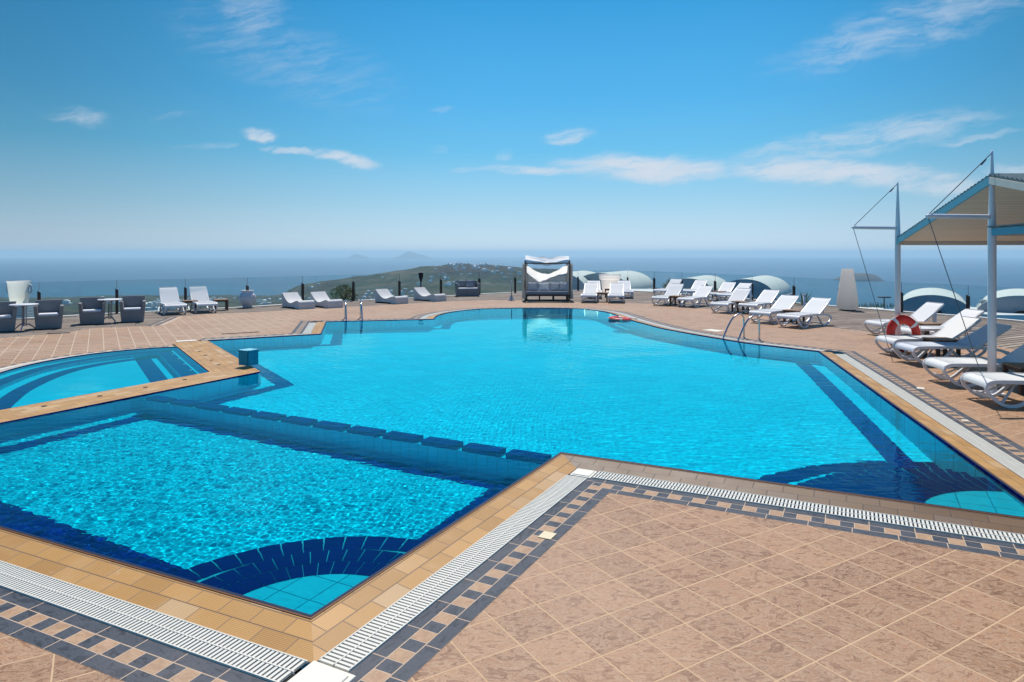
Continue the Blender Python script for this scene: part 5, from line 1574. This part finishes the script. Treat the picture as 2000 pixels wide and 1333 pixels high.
ca_ = empty('canopy_roof', (*FM, 0)); tag(ca_, 'timber shade canopy with blue fascia on two masts at the right', 'canopy')
def rel(p, z): return Vector((p[0] - FM[0], p[1] - FM[1], z))
def panel(name, a, b, W_, m_, dz=0.0):
    """a, b: left edge points; sheet runs W_ metres to the right"""
    mb = MB(); x = Vector((1, -.02, 0)) * W_
    n_ = Vector((0, 0, dz)); mb.v = [tuple(a + n_), tuple(b + n_), tuple(b + x + n_), tuple(a + x + n_)]; mb.f = [(0, 1, 2, 3)]; L_ = (b - a).length
    mb.uv = [(0, 0), (0, L_), (W_, L_), (W_, 0)]; return mb.build(name, m_, ca_)
A_, B_, C_ = rel(FM, 2.30), rel(NM, 3.13), rel(XM, 2.30)
A2 = A_ + Vector((.02, .05, 0))
for (p, q) in ((A2, B_), (B_, C_)):
    panel('roof_lining', p, q, 6.0, M['boards']); 
    mb = MB(); L_ = (q - p).length; x = Vector((1, -.02, 0)); n = 34
    for k in range(n):
        t0, t1 = k / n, (k + 1) / n; a = p + (q - p) * t0; b = p + (q - p) * t1; up0, up1 = (.055, .085) if q.z > p.z else (.085, .055)
        k0 = len(mb.v); a_ = a - x * .03; b_ = b - x * .03
        mb.v += [tuple(a_ + Vector((0, 0, up0))), tuple(b_ + Vector((0, 0, up1))), tuple(b_ + x * 6.0 + Vector((0, 0, up1))), tuple(a_ + x * 6.0 + Vector((0, 0, up0))),
                 tuple(a_ + Vector((0, 0, .03))), tuple(b_ + Vector((0, 0, .03))), tuple(b_ + x * 6.0 + Vector((0, 0, .03))), tuple(a_ + x * 6.0 + Vector((0, 0, .03)))]
        mb.f += [tuple(k0 + i for i in f) for f in ((0, 1, 2, 3), (7, 6, 5, 4), (4, 5, 1, 0), (5, 6, 2, 1), (6, 7, 3, 2), (7, 4, 0, 3))]
    mb.build('shingles', M['shingle'], ca_)
mb = MB(); mb.bar(A2 + Vector((-.03, 0, -.02)), B_ + Vector((-.03, 0, -.02)), .03, .115); mb.build('fascia', M['blue_fascia'], ca_)
mb = MB(); mb.bar(B_ + Vector((-.03, 0, -.02)), C_ + Vector((-.03, 0, -.02)), .03, .10); mb.build('fascia', M['cream_paint'], ca_)
mb = MB(); mb.bar(A2 + Vector((0, .03, -.03)), A2 + Vector((6, -.09, -.03)), .04, .10); mb.build('eave_beam', M['cream_paint'], ca_)
mb = MB(); mb.bar(B_ + Vector((.3, -.2, -.12)), C_ + Vector((.55, 0, -.12)), .07, .12); mb.build('rafter', M['cream_paint'], ca_)
q0, q1 = rel(NM, 2.36), rel(XM, 2.36); mb = MB(); mb.bar(q0, q1, .05, .105); mb.build('tie_beam', M['blue_fascia'], ca_)
mb = MB(); mb.bar(q0 + Vector((.1, 0, .075)), q1 + Vector((.1, 0, .075)), .3, .02); mb.build('beam_cover', M['shingle'], ca_)
mb = MB(); mb.bar(q0 + Vector((0, 0, -.01)), q0 + Vector((6, -.12, -.01)), .05, .09); mb.build('cross_beam', M['cream_paint'], ca_)
for (p, z) in ((FM, 2.3), (NM, 3.1)):
    mb = MB(); mb.tube([rel(p + np.array([5.7, -.1]), 0), rel(p + np.array([5.7, -.1]), z)], .055, 14); mb.build('rear_post', M['white_paint'], ca_, smooth=True)

# ------------------------------------------------------------------ haze over land and sea
hz = MB(); hz.box((0, 0, (SEA - 8 + 108) / 2), (92000, 92000, 108 - (SEA - 8)))
m = bpy.data.materials.new('haze'); m.use_nodes = True; nt = m.node_tree; nt.nodes.clear(); t = NT(nt)
pv = t.n('ShaderNodeVolumePrincipled'); pv.inputs['Color'].default_value = (.60, .85, 1.0, 1); pv.inputs['Density'].default_value = 6.0e-5; pv.inputs['Anisotropy'].default_value = .3
oo = t.n('ShaderNodeOutputMaterial'); nt.links.new(pv.outputs[0], oo.inputs['Volume'])
struct(hz.build('haze', m), 'stuff')
